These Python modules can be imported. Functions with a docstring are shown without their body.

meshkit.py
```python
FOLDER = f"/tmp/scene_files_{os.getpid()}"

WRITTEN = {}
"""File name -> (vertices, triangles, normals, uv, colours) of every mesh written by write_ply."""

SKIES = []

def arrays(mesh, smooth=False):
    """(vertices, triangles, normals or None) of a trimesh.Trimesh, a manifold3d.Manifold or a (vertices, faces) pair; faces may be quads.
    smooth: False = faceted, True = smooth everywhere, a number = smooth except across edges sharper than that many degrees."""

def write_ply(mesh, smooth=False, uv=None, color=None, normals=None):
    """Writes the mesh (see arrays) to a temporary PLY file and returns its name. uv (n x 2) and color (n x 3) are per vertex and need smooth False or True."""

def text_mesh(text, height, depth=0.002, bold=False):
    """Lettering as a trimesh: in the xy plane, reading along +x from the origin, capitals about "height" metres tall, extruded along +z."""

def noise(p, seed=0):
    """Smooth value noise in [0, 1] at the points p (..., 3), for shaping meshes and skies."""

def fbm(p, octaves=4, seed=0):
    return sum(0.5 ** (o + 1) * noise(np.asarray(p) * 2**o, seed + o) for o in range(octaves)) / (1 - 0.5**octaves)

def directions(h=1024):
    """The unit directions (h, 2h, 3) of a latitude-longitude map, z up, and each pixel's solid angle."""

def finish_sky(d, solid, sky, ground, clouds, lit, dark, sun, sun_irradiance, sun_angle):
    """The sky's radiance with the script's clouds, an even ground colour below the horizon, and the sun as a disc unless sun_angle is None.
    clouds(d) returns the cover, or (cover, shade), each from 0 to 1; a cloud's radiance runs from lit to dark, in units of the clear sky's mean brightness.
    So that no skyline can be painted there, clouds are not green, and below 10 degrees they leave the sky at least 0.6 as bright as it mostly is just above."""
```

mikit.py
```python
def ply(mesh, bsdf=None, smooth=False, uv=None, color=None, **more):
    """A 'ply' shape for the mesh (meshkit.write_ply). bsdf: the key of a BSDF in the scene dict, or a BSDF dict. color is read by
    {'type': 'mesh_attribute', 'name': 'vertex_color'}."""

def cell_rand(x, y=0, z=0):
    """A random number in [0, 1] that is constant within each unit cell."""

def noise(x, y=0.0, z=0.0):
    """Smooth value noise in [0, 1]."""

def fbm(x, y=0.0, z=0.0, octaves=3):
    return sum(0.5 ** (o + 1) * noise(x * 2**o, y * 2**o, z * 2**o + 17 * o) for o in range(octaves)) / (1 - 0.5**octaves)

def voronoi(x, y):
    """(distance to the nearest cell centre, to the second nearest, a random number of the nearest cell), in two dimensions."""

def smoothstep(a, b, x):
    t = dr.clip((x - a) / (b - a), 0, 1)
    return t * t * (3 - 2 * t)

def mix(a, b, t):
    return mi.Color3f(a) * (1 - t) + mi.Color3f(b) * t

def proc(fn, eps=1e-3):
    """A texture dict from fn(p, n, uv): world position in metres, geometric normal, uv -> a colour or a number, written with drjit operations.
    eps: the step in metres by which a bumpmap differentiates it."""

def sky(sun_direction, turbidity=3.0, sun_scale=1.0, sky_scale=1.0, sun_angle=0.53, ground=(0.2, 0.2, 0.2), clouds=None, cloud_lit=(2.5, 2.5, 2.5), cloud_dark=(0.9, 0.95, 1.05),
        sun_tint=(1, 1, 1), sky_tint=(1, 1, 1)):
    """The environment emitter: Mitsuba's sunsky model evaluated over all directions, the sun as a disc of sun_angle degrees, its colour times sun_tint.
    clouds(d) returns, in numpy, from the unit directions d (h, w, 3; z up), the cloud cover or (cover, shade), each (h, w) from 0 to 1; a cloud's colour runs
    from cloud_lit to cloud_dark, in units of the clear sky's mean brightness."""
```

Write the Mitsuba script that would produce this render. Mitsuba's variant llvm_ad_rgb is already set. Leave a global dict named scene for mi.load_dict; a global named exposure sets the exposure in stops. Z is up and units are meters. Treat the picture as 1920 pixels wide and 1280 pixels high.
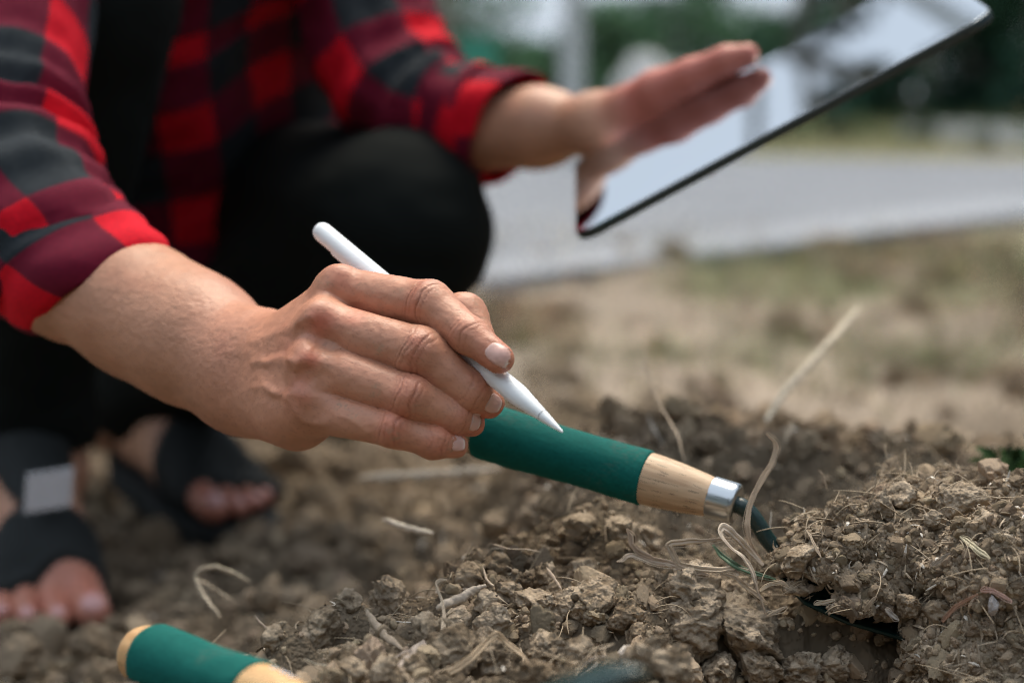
import math, random
import numpy as np, trimesh, mitsuba as mi, drjit as dr, mikit, meshkit

# ------------------------------------------------------------------ camera, sky, exposure
T = mi.ScalarTransform4f
F = 3462.0                                   # focal length in pixels of a 1920 px wide picture
PITCH = math.radians(7.57)
CAM = np.array([0.0, 0.0, 0.34])
FWD = np.array([0.0, math.cos(PITCH), -math.sin(PITCH)])
UP = np.array([0.0, math.sin(PITCH), math.cos(PITCH)])
scene, labels = {}, {}
scene['camera'] = {'type': 'thinlens', 'fov': 2 * math.degrees(math.atan(960 / F)), 'fov_axis': 'x',
                   'to_world': T().look_at(origin=CAM.tolist(), target=(CAM + FWD).tolist(), up=[0, 0, 1]),
                   'aperture_radius': 0.0068, 'focus_distance': 0.762, 'near_clip': 0.02, 'far_clip': 2000.0}


def overcast(d):
    z = np.clip(d[..., 2], 0, 1)
    return np.ones(z.shape), np.clip(0.62 - 0.62 * z ** 0.8, 0, 1)


scene['sky_light'] = mikit.sky([0.10, 0.42, 0.90], turbidity=3, sun_scale=0.62, sun_angle=38, clouds=overcast,
                               sun_tint=(0.955, 1.0, 1.03), cloud_lit=(2.14, 2.44, 2.80), cloud_dark=(0.95, 1.02, 1.12), ground=(0.12, 0.12, 0.1))
exposure = 2.38

# ------------------------------------------------------------------ helpers
rng = np.random.default_rng(7)
fbm, noise = meshkit.fbm, meshkit.noise


def P(u, v, d):
    """The point that lies d metres in front of the lens plane, seen at (u, v) of the 1920 x 1280 photograph."""
    u, v, d = np.broadcast_arrays(np.asarray(u, float), np.asarray(v, float), np.asarray(d, float))
    return CAM + np.stack([(u - 960) / F * d, 0 * d, 0 * d], -1) - ((v - 640) / F * d)[..., None] * UP + d[..., None] * FWD


def PX(p):
    q = np.asarray(p) - CAM
    d = q @ FWD
    return np.stack([960 + q[..., 0] / d * F, 640 - (q @ UP) / d * F, d], -1)


def unit(v):
    v = np.asarray(v, float)
    return v / np.maximum(np.linalg.norm(v, axis=-1, keepdims=True), 1e-12)


def sm(a, b, x):
    t = np.clip((x - a) / (b - a), 0, 1)
    return t * t * (3 - 2 * t)


def numbered(name):
    if name not in scene and not any(k.startswith(name + '__') for k in scene):
        return name
    i = 1
    while f'{name}_{i:03d}' in scene or any(k.startswith(f'{name}_{i:03d}__') for k in scene):
        i += 1
    return f'{name}_{i:03d}'


def put(key, mesh, bsdf, smooth=False, uv=None, color=None, label=None, cat=None, group=None, kind=None):
    if isinstance(mesh, trimesh.Trimesh):
        mesh = (mesh.vertices, mesh.faces)
    scene[key] = mikit.ply(mesh, bsdf, smooth=smooth, uv=uv, color=color)
    tag(key, label, cat, group, kind)
    return key


def tag(key, label=None, cat=None, group=None, kind=None):
    e = {k: v for k, v in (('label', label), ('category', cat), ('group', group), ('kind', kind)) if v}
    if e:
        labels[key] = {**labels.get(key, {}), **e}


def cat(meshes):
    v, f, n = [], [], 0
    for a, b in meshes:
        v.append(np.asarray(a)); f.append(np.asarray(b) + n); n += len(a)
    return np.vstack(v), np.vstack(f)


def spline(pts, n):
    """Catmull-Rom through the points."""
    p = np.asarray(pts, float)
    p = np.vstack([2 * p[0] - p[1], p, 2 * p[-1] - p[-2]])
    t = np.linspace(0, len(p) - 3 - 1e-9, n)
    i = np.floor(t).astype(int)
    t = (t - i)[:, None]
    a, b, c, d = p[i], p[i + 1], p[i + 2], p[i + 3]
    return 0.5 * (2 * b + (c - a) * t + (2 * a - 5 * b + 4 * c - d) * t ** 2 + (3 * b - a - 3 * c + d) * t ** 3)


def frames(c, ref=(0, 0, 1)):
    """Parallel-transported (tangent, x, y) along the centres."""
    t = unit(np.gradient(c, axis=0))
    x = np.asarray(ref, float) - t[0] * np.dot(ref, t[0])
    xs = []
    for k in range(len(c)):
        x = unit(x - t[k] * np.dot(x, t[k]))
        xs.append(x)
    xs = np.array(xs)
    return t, xs, np.cross(t, xs)


def tube(c, rx, ry=None, n=12, ref=(0, 0, 1), twist=0.0, caps=True):
    """A tube with an elliptical section round the centres."""
    c = np.asarray(c, float)
    m = len(c)
    rx = np.broadcast_to(rx, m); ry = rx if ry is None else np.broadcast_to(ry, m)
    t, x, y = frames(c, ref)
    tw = np.broadcast_to(twist, m)[:, None]
    x, y = x * np.cos(tw) + y * np.sin(tw), y * np.cos(tw) - x * np.sin(tw)
    a = np.arange(n) * 2 * np.pi / n
    v = c[:, None] + x[:, None] * (np.cos(a)[None] * rx[:, None])[..., None] + y[:, None] * (np.sin(a)[None] * ry[:, None])[..., None]
    v = v.reshape(-1, 3)
    i = np.arange(m - 1)[:, None] * n + np.arange(n)[None]
    j = np.arange(m - 1)[:, None] * n + (np.arange(n)[None] + 1) % n
    f = np.stack([i, j, j + n, i + n], -1).reshape(-1, 4)
    f = np.vstack([f[:, [0, 1, 2]], f[:, [0, 2, 3]]])
    if caps:
        v = np.vstack([v, c[:1], c[-1:]])
        k = np.arange(n)
        f = np.vstack([f, np.stack([k * 0 + m * n, (k + 1) % n, k], 1), np.stack([k * 0 + m * n + 1, (m - 1) * n + k, (m - 1) * n + (k + 1) % n], 1)])
    return v, f


def lathe(p0, p1, prof, n=56):
    """prof: rows of (metres from p0 towards p1, radius)."""
    p0, p1 = np.asarray(p0, float), np.asarray(p1, float)
    ax = unit(p1 - p0)
    prof = np.asarray(prof, float)
    x = unit(np.cross(ax, [0, 0, 1] if abs(ax[2]) < .95 else [1, 0, 0])); y = np.cross(ax, x)
    a = np.arange(n) * 2 * np.pi / n
    v = p0 + prof[:, None, :1] * ax + prof[:, None, 1:] * (np.cos(a)[None, :, None] * x + np.sin(a)[None, :, None] * y)
    m = len(prof)
    i = np.arange(m - 1)[:, None] * n + np.arange(n)[None]
    j = np.arange(m - 1)[:, None] * n + (np.arange(n)[None] + 1) % n
    f = np.stack([i, j, j + n, i + n], -1).reshape(-1, 4)
    return v.reshape(-1, 3), np.vstack([f[:, [0, 1, 2]], f[:, [0, 2, 3]]])


# ---- signed distance shapes and a surface-nets mesher
def rcone(p, a, b, ra, rb):
    a, b = np.asarray(a, float), np.asarray(b, float)
    ba = b - a
    l2 = ba @ ba
    rr = ra - rb
    a2 = l2 - rr * rr
    if a2 <= 1e-12:
        c, r = (a, ra) if ra > rb else (b, rb)
        return np.linalg.norm(p - c, axis=-1) - r
    il2 = 1 / l2
    pa = p - a
    y = pa @ ba
    z = y - l2
    x2 = ((pa * l2 - y[:, None] * ba) ** 2).sum(-1)
    y2, z2 = y * y * l2, z * z * l2
    k = np.sign(rr) * rr * rr * x2
    out = (np.sqrt(x2 * a2 * il2) + y * rr) * il2 - ra
    c1 = np.sign(z) * a2 * z2 > k
    c2 = np.sign(y) * a2 * y2 < k
    out = np.where(c2, np.sqrt(x2 + y2) * il2 - ra, out)
    return np.where(c1, np.sqrt(x2 + z2) * il2 - rb, out)


def ball(p, c, r):
    return np.linalg.norm(p - np.asarray(c), axis=-1) - r


def smin(a, b, k):
    h = np.maximum(k - np.abs(a - b), 0) / k
    return np.minimum(a, b) - h * h * k * 0.25


def chain(p, pts, radii, k=0.003):
    d = rcone(p, pts[0], pts[1], radii[0], radii[1])
    for i in range(1, len(pts) - 1):
        d = smin(d, rcone(p, pts[i], pts[i + 1], radii[i], radii[i + 1]), k)
    return d


def gradient(f, p, e):
    return unit(np.stack([f(p + np.eye(3)[k] * e) - f(p - np.eye(3)[k] * e) for k in range(3)], -1))


def surfnet(f, lo, hi, h, project=1):
    lo, hi = np.asarray(lo, float), np.asarray(hi, float)
    B = 8
    nb = np.ceil((hi - lo) / (h * B)).astype(int)
    n = nb * B
    g = np.stack(np.meshgrid(*[np.arange(k) for k in nb], indexing='ij'), -1).reshape(-1, 3)
    dc = f(lo + (g * B + (B - 1) / 2) * h)
    vol = np.repeat(np.repeat(np.repeat(np.sign(dc).reshape(nb), B, 0), B, 1), B, 2).astype(np.float32)
    keep = g[np.abs(dc) < B * h * 1.15]
    o = np.stack(np.meshgrid(*[np.arange(B)] * 3, indexing='ij'), -1).reshape(-1, 3)
    for s in range(0, len(keep), 600):
        idx = (keep[s:s + 600, None] * B + o[None]).reshape(-1, 3)
        vol[idx[:, 0], idx[:, 1], idx[:, 2]] = f(lo + idx * h)
    vol[0], vol[-1], vol[:, 0], vol[:, -1], vol[:, :, 0], vol[:, :, -1] = 1, 1, 1, 1, 1, 1
    ins = vol < 0
    corners = [(a, b, c) for a in (0, 1) for b in (0, 1) for c in (0, 1)]
    cut = [ins[a:n[0] - 1 + a, b:n[1] - 1 + b, c:n[2] - 1 + c] for a, b, c in corners]
    tot = sum(x.astype(np.int8) for x in cut)
    cells = np.stack(np.nonzero((tot > 0) & (tot < 8)), -1)
    ids = np.full(n - 1, -1, np.int64)
    ids[tuple(cells.T)] = np.arange(len(cells))
    acc, cnt = np.zeros((len(cells), 3)), np.zeros(len(cells))
    val = {c: vol[tuple((cells + c).T)].astype(float) for c in corners}
    for c in corners:
        for k in range(3):
            if c[k] == 0:
                e = list(c); e[k] = 1; e = tuple(e)
                a, b = val[c], val[e]
                m = (a < 0) != (b < 0)
                t = np.where(m, a / np.where(m, a - b, 1), 0)
                q = np.tile(np.array(c, float), (len(cells), 1)); q[:, k] = t
                acc[m] += q[m]; cnt[m] += 1
    v = lo + (cells + acc / cnt[:, None]) * h
    faces = []
    for k in range(3):
        a, b = (k + 1) % 3, (k + 2) % 3
        s0 = [slice(1, n[i] - 1) for i in range(3)]; s0[k] = slice(0, n[k] - 1)
        s1 = list(s0); s1[k] = slice(1, n[k])
        x, y = ins[tuple(s0)], ins[tuple(s1)]
        e = np.stack(np.nonzero(x != y), -1)
        flip = ~x[tuple(e.T)]
        for i in (a, b):
            e[:, i] += 1
        quad = []
        for da, db in ((-1, -1), (0, -1), (0, 0), (-1, 0)):
            c = e.copy(); c[:, a] += da; c[:, b] += db
            quad.append(ids[tuple(c.T)])
        q = np.stack(quad, -1)
        q[flip] = q[flip][:, ::-1]
        faces.append(q[(q >= 0).all(1)])
    q = np.vstack(faces)
    for _ in range(project):
        v = v - gradient(f, v, h * 0.3) * np.clip(f(v), -h, h)[:, None]
    return v, np.vstack([q[:, [0, 1, 2]], q[:, [0, 2, 3]]])


def ribbon(c, w, thick, twist, ref, fold=.22):
    """A flat, slightly folded blade: half widths w along the centres; thin, with real edges. Returns the mesh and the row position across."""
    t, x, y = frames(c, ref)
    tw = np.broadcast_to(twist, len(c))[:, None]
    x, y = x * np.cos(tw) + y * np.sin(tw), y * np.cos(tw) - x * np.sin(tw)
    a = np.array([-1, -.55, -.1, .35, .72, 1.0])
    h = fold * np.array([.10, .75, -.35, .55, .60, .0])
    top = c[:, None] + y[:, None] * (w[:, None] * a)[..., None] + x[:, None] * (w[:, None] * h + thick / 2 * np.array([.3, 1, 1, 1, 1, .3]))[..., None]
    bot = c[:, None] + y[:, None] * (w[:, None] * a)[..., None] + x[:, None] * (w[:, None] * h - thick / 2 * np.array([.3, 1, 1, 1, 1, .3]))[..., None]
    n = 12
    v = np.concatenate([top, bot[:, ::-1]], 1).reshape(-1, 3)
    m = len(c)
    i = np.arange(m - 1)[:, None] * n + np.arange(n)[None]
    j = np.arange(m - 1)[:, None] * n + (np.arange(n)[None] + 1) % n
    f = np.stack([i, i + n, j + n, j], -1).reshape(-1, 4)
    f = np.vstack([f[:, [0, 1, 2]], f[:, [0, 2, 3]]])
    k = np.arange(1, n - 1)
    f = np.vstack([f, np.stack([0 * k, k, k + 1], 1), np.stack([0 * k, k + 1, k], 1) + (m - 1) * n])
    return (v, f), np.tile(np.r_[a, a[::-1]], m)


# ------------------------------------------------------------------ materials
def rgb(*c):
    return {'type': 'rgb', 'value': list(c)}


VC = {'type': 'mesh_attribute', 'name': 'vertex_color'}


def mat(key, base, rough=0.6, spec=0.4, bump=None, **more):
    m = {'type': 'principled', 'base_color': base, 'roughness': rough, 'specular': spec, **more}
    if bump:
        m = {'type': 'bumpmap', 'arbitrary': mikit.proc(bump[0], eps=bump[1]), 'scale': bump[2], 'bsdf': m}
    scene[key] = {'type': 'twosided', 'bsdf': m}


def skin_bump(p, n, uv):
    return mikit.fbm(p.x * 1500, p.y * 1500, p.z * 1500, octaves=3) + 0.8 * mikit.noise(p.x * 600, p.y * 600, p.z * 600)


mat('skin', VC, 0.44, 0.45, (skin_bump, 1e-4, 0.00018))
mat('nail', VC, 0.28, 0.5)


def soil_bump(p, n, uv):
    return mikit.fbm(p.x * 700, p.y * 700, p.z * 700, octaves=3)


scene['soil'] = {'type': 'twosided', 'bsdf': {'type': 'bumpmap', 'arbitrary': mikit.proc(soil_bump, eps=3e-4), 'scale': 0.0022,
                                              'bsdf': {'type': 'diffuse', 'reflectance': VC}}}


def clod_col(p, n, uv):
    a = mikit.fbm(p.x * 22, p.y * 22, p.z * 22, octaves=2)
    b = mikit.fbm(p.x * 260, p.y * 260, p.z * 260, octaves=3)
    g = mikit.noise(p.x * 1900, p.y * 1900, p.z * 1900)
    c = mikit.mix(mi.Color3f(.192, .144, .098), mi.Color3f(.425, .343, .256), mikit.smoothstep(.3, .7, .55 * a + .45 * b))
    damp = mikit.smoothstep(.44, .62, mikit.fbm(p.x * 38 + 4, p.y * 38, p.z * 38, octaves=2))
    c = c * (.72 + .56 * b) * (.84 + .32 * g) * (1 - .20 * damp)
    c = mikit.mix(c, mi.Color3f(.60, .53, .42), .55 * mikit.smoothstep(.84, .93, g) * mikit.smoothstep(.5, .7, b))
    return mikit.mix(c, mi.Color3f(.09, .065, .045), .6 * mikit.smoothstep(.62, .80, mikit.noise(p.x * 700 + 9, p.y * 700, p.z * 700)) * mikit.smoothstep(.55, .40, b))


scene['clod_soil'] = {'type': 'twosided', 'bsdf': {'type': 'bumpmap', 'arbitrary': mikit.proc(soil_bump, eps=2e-4), 'scale': 0.0016,
                                                   'bsdf': {'type': 'diffuse', 'reflectance': mikit.proc(clod_col)}}}
scene['crumb'] = {'type': 'twosided', 'bsdf': {'type': 'diffuse', 'reflectance': VC}}
scene['straw'] = {'type': 'twosided', 'bsdf': {'type': 'principled', 'base_color': VC, 'roughness': 0.55, 'specular': 0.3}}


def plaid(p, n, uv):
    a, b = uv.x - dr.floor(uv.x), uv.y - dr.floor(uv.y)
    e = 0.012
    sa = mikit.smoothstep(-e, e, a - 0.02) * (1 - mikit.smoothstep(-e, e, a - 0.5))
    sb = mikit.smoothstep(-e, e, b - 0.02) * (1 - mikit.smoothstep(-e, e, b - 0.5))
    tw = 0.5 + 0.5 * dr.sin((uv.x + uv.y) * 340.0)
    fz = 0.75 + 0.5 * mikit.fbm(p.x * 900, p.y * 900, p.z * 900, octaves=2)
    one = mikit.mix(mi.Color3f(0.020, 0.026, 0.032), mi.Color3f(0.60, 0.006, 0.020), sa * sb)
    half = sa + sb - 2 * sa * sb
    mixed = mikit.mix(mi.Color3f(0.075, 0.006, 0.018), mi.Color3f(0.185, 0.008, 0.030), tw)
    return (one * (1 - half) + mixed * half) * fz


def weave(p, n, uv):
    return dr.sin((uv.x + uv.y) * 340.0) * 0.5 + mikit.fbm(p.x * 1200, p.y * 1200, p.z * 1200, octaves=2)


mat('flannel', mikit.proc(plaid), 0.9, 0.15, (weave, 1e-4, 0.00012), sheen=0.25)
mat('black_cloth', rgb(0.0042, 0.0064, 0.0062), 0.9, 0.18, sheen=0.08)
mat('sandal_rubber', rgb(0.013, 0.016, 0.017), 0.75, 0.3)
mat('white_tag', rgb(0.62, 0.62, 0.66), 0.7, 0.3)
mat('white_plastic', rgb(0.76, 0.79, 0.82), 0.32, 0.5)
mat('seam_grey', rgb(0.14, 0.145, 0.15), 0.4, 0.5)


def foam_col(p, n, uv):
    t = mikit.fbm(p.x * 900, p.y * 900, p.z * 900, octaves=3)
    c = mikit.mix(mi.Color3f(0.001, 0.072, 0.063), mi.Color3f(0.003, 0.116, 0.099), t)
    d = mikit.smoothstep(.56, .74, mikit.fbm(p.x * 60, p.y * 60, p.z * 60, octaves=3)) * mikit.smoothstep(.45, .62, mikit.fbm(p.x * 800, p.y * 800, p.z * 800, octaves=2))
    return mikit.mix(c, mi.Color3f(.10, .10, .075), .22 * d)


def foam_bump(p, n, uv):
    return mikit.fbm(p.x * 1800, p.y * 1800, p.z * 1800, octaves=2)


mat('foam', mikit.proc(foam_col), 0.85, 0.2, (foam_bump, 1e-4, 0.00022))
scene['screen_glass'] = {'type': 'conductor', 'material': 'none', 'specular_reflectance': rgb(0.66, 0.69, 0.72)}
mat('slate_metal', rgb(0.055, 0.075, 0.085), 0.35, 0.5, metallic=0.75)
mat('dark_gap', rgb(0.01, 0.014, 0.016), 0.5, 0.4)
mat('chrome', rgb(0.50, 0.52, 0.54), 0.20, 0.5, metallic=1.0)
mat('green_paint', rgb(0.004, 0.024, 0.023), 0.3, 0.5, clearcoat=0.4)

# ------------------------------------------------------------------ the person
def J(*rows):
    r = np.array(rows, float)
    return P(r[:, 0], r[:, 1], r[:, 2]), r[:, 3]


# right hand and forearm: joints as (u, v, metres from the lens, radius)
FING = {k: J(*v) for k, v in {
    'index': [(640, 545, .786, .0100), (806, 571, .761, .0095), (880, 629, .747, .0073), (936, 672, .738, .0061)],
    'middle': [(608, 610, .771, .0105), (786, 660, .748, .0100), (877, 732, .750, .0083), (917, 755, .760, .0065)],
    'ring': [(592, 684, .763, .0102), (768, 744, .742, .0085), (847, 779, .749, .0071), (884, 793, .762, .0057)],
    'little': [(594, 766, .762, .0098), (739, 805, .742, .0071), (812, 828, .745, .0064), (853, 835, .752, .0053)]}.items()}
THUMB = J((545, 690, .815, .0140), (690, 640, .822, .0125), (812, 596, .800, .0105), (870, 592, .780, .0088), (893, 634, .772, .0080))
ARM = J((30, 448, .938, .0255), (130, 508, .912, .0296), (264, 583, .884, .0285), (360, 634, .861, .0272), (450, 686, .838, .0252))
WR = P(512, 694, .824)


def metacarpals(p):
    d = chain(p, ARM[0], ARM[1], 0.02)
    hand = rcone(p, WR, P(622, 562, .785), .0185, .0098)
    for (u, v, dd), r in (((598, 618, .772), .0100), ((584, 690, .764), .0098), ((582, 764, .764), .0108)):
        hand = smin(hand, rcone(p, WR, P(u, v, dd), .0195, r), .010)
    hand = smin(hand, rcone(p, P(455, 742, .838), P(556, 774, .782), .0150, .0160), .012)
    hand = smin(hand, rcone(p, P(525, 700, .83), P(640, 640, .80), .016, .013), .012)
    d = smin(d, hand, .020)
    for k, (u, v, dd) in {'i': (634, 523, .779), 'm': (596, 592, .7625), 'r': (578, 672, .7555), 'l': (576, 748, .7555)}.items():
        d = smin(d, ball(p, P(u, v, dd), .0052 if k != 'i' else .0060), .010)
    return d


def finger(p, pts, r, k=.004):
    d = chain(p, pts, r, .0035)
    tocam = unit(CAM - pts[1])
    d = smin(d, ball(p, pts[1] + tocam * r[1] * .42, r[1] * .68), .004)
    return d


def right_hand(p):
    m = metacarpals(p)
    d = smin(m, chain(p, THUMB[0], THUMB[1], .006), .012)
    for k, (pts, r) in FING.items():
        d = np.minimum(d, smin(m, finger(p, pts, r), .0055))
    return d


HLO, HHI = np.array([-0.325, 0.66, 0.16]), np.array([0.012, 0.99, 0.385])


def polydist(uv, line):
    best = np.full(len(uv), 1e9)
    for a, b in zip(line[:-1], line[1:]):
        a, b = np.array(a, float), np.array(b, float)
        t = np.clip(((uv - a) @ (b - a)) / ((b - a) @ (b - a)), 0, 1)
        best = np.minimum(best, np.linalg.norm(uv - a - t[:, None] * (b - a), axis=1))
    return best


def zl(*pts):                                   # a line measured on the enlarged hand
    return [(380 + x / 2.461, 380 + y / 2.461) for x, y in pts]


def finish_hand(v, f):
    n = gradient(right_hand, v, 4e-4)
    facing = np.clip((n * unit(CAM - v)).sum(-1) * 2.0, 0, 1)
    uv = PX(v)[:, :2]
    disp = (fbm(v * 90, 3, 3) - .5) * .0009 + (fbm(v * 420, 2, 5) - .5) * .00030
    red = np.zeros(len(v))
    veins = [(zl((300, 745), (350, 715), (410, 725), (432, 770), (420, 830)), 6, .0011), (zl((432, 770), (470, 700), (520, 640)), 5, .0006),
             (zl((330, 880), (395, 905), (430, 965), (480, 1010), (560, 1020)), 6, .0010), (zl((250, 800), (330, 880)), 6, .0006),
             (zl((360, 640), (420, 560), (500, 480), (600, 380)), 9, .0007), (zl((300, 745), (230, 700), (120, 690)), 7, .0004),
             (zl((640, 985), (700, 1010), (760, 1060)), 4, .0005), (zl((395, 905), (440, 850), (480, 800)), 5, .0005)]
    for line, w, a in veins:
        line = spline([(x, y, 0) for x, y in line], 24)[:, :2]
        disp += .62 * a * np.exp(-(polydist(uv, line) / (1.25 * w)) ** 2) * facing
    tendons = [(zl((240, 640), (500, 530)), 10), (zl((240, 740), (480, 730)), 10), (zl((250, 850), (460, 890)), 10)]
    for line, w in tendons:
        disp += .0007 * np.exp(-(polydist(uv, line) / w) ** 2) * facing
    # hollows between the knuckles
    for (x, y), w, a in (((575, 655), 26, .0022), ((520, 640), 16, .0012), ((560, 800), 24, .0018), ((470, 800), 18, .0012), ((540, 960), 26, .0012), ((700, 470), 24, .0010)):
        c = np.array(zl((x, y))[0])
        disp -= a * np.exp(-(np.linalg.norm(uv - c, axis=1) / w) ** 2) * facing
    for (x, y), w, a in (((545, 545), 26, 1.0), ((500, 720), 20, .8), ((640, 350), 28, .5), ((450, 830), 20, .35), ((470, 905), 22, .5), ((700, 520), 22, .5)):
        red += a * np.exp(-(np.linalg.norm(uv - np.array(zl((x, y))[0]), axis=1) / w) ** 2)
    dark = np.zeros(len(v))
    for k, (pts, r) in FING.items():
        for j, amp in ((1, 1.0), (2, .62)):
            t = unit(unit(pts[j + 1] - pts[j]) + unit(pts[j] - pts[j - 1]))
            tocam = unit(CAM - pts[j]); dn = unit(tocam - t * (tocam @ t))
            q = v - pts[j]
            s = q @ t + (noise(v * 260, 9) - .5) * .0016
            side = q @ np.cross(t, dn)
            near = np.clip((q @ dn) / r[j] * 1.6, 0, 1) * np.exp(-(np.linalg.norm(q, axis=1) / (1.75 * r[j])) ** 6) * (1 - .55 * np.clip(np.abs(side) / r[j], 0, 1) ** 2)
            bow = s - np.sign(s) * .0016 * (side / r[j]) ** 2
            g = sum(a * np.exp(-((bow - c) / w) ** 2) for c, w, a in ((-.0034, .00034, .8), (-.0012, .00026, .5), (.0016, .00036, 1.0), (.0040, .00028, .5), (-.0052, .00028, .35)))
            disp -= .00062 * amp * g * near
            dark += .78 * amp * g * near * np.clip(.35 + 1.3 * noise(v * 420, 17), 0, 1.2)
            disp += .0004 * amp * np.sin(s * 2 * np.pi / .0011) * .12 * near
            red += .50 * amp * near * np.exp(-(s / .0060) ** 2) * (.5 + noise(v * 300, 8))
            disp += .0007 * amp * near * np.exp(-(s / .0050) ** 2)
        q = v - pts[3]
        red += .70 * np.exp(-(np.linalg.norm(q, axis=1) / (1.8 * r[3])) ** 2)
    v = v + n * disp[:, None]
    base = np.array([.470, .218, .138])
    c = base * (1 + .30 * (fbm(v * 38, 3, 11) - .5)[:, None] + .22 * (fbm(v * 240, 3, 12) - .5)[:, None])
    red = np.clip(red + .9 * (fbm(v * 55, 3, 14) - .56), 0, 1)[:, None]
    c = c * (1 - red) + c * np.array([1.0, .62, .58]) * red
    c = c * (1 - np.clip(dark, 0, .8)[:, None] * np.array([.45, .62, .68]))
    spots = (noise(v * 700, 21) > .93)[:, None] * (noise(v * 90, 22) > .55)[:, None]
    c = np.where(spots, c * np.array([.80, .68, .62]), c)
    dust = (sm(.60, .78, fbm(v * 130, 3, 25)) * sm(.45, .6, noise(v * 1100, 26)) * sm(520, 640, uv[:, 0]))[:, None]
    c = c * (1 - .5 * dust) + np.array([.30, .21, .14]) * .5 * dust
    pore = sm(.62, .85, noise(v * 1500, 27))[:, None]
    c = c * (1 - .16 * pore)
    forearm = sm(420, 300, uv[:, 0])[:, None]
    c = c * (1 - forearm * np.array([0, -.06, -.04]))
    return v, f, np.clip(c, .02, .9)


# the rest of the body, plainer, under the clothes
SH_R, SH_L = P(-40, -420, 1.15), P(640, -330, 1.38)
HIP = np.array([-.33, 1.60, .25])
HIP_R, HIP_L = HIP + [-.06, -.07, 0], HIP + [.06, .07, 0]
KNEE_R, KNEE_L = P(150, -40, 1.16), P(742, 428, 1.27)
ANK_R, ANK_L = P(40, 870, 1.36), P(215, 765, 1.60)
ELB_L = P(772, 195, 1.30)
NECK = (SH_R + SH_L) / 2 + [0, .0, .05]

# tablet frame (needed by the hand that holds it)
TA, TB = P(1078, 443, 1.0), P(1862, 22, .955)
TL = unit(TB - TA)
TS = P(1076, 300, 1.175) - TA
TS = unit(TS - TL * (TS @ TL))
TN = np.cross(TL, TS)
TN = TN if TN[2] > 0 else -TN
TW, TH, TT = .2476, .1785, .0059


def tab(l, s, n):
    return TA + TL * l + TS * s + TN * n


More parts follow.
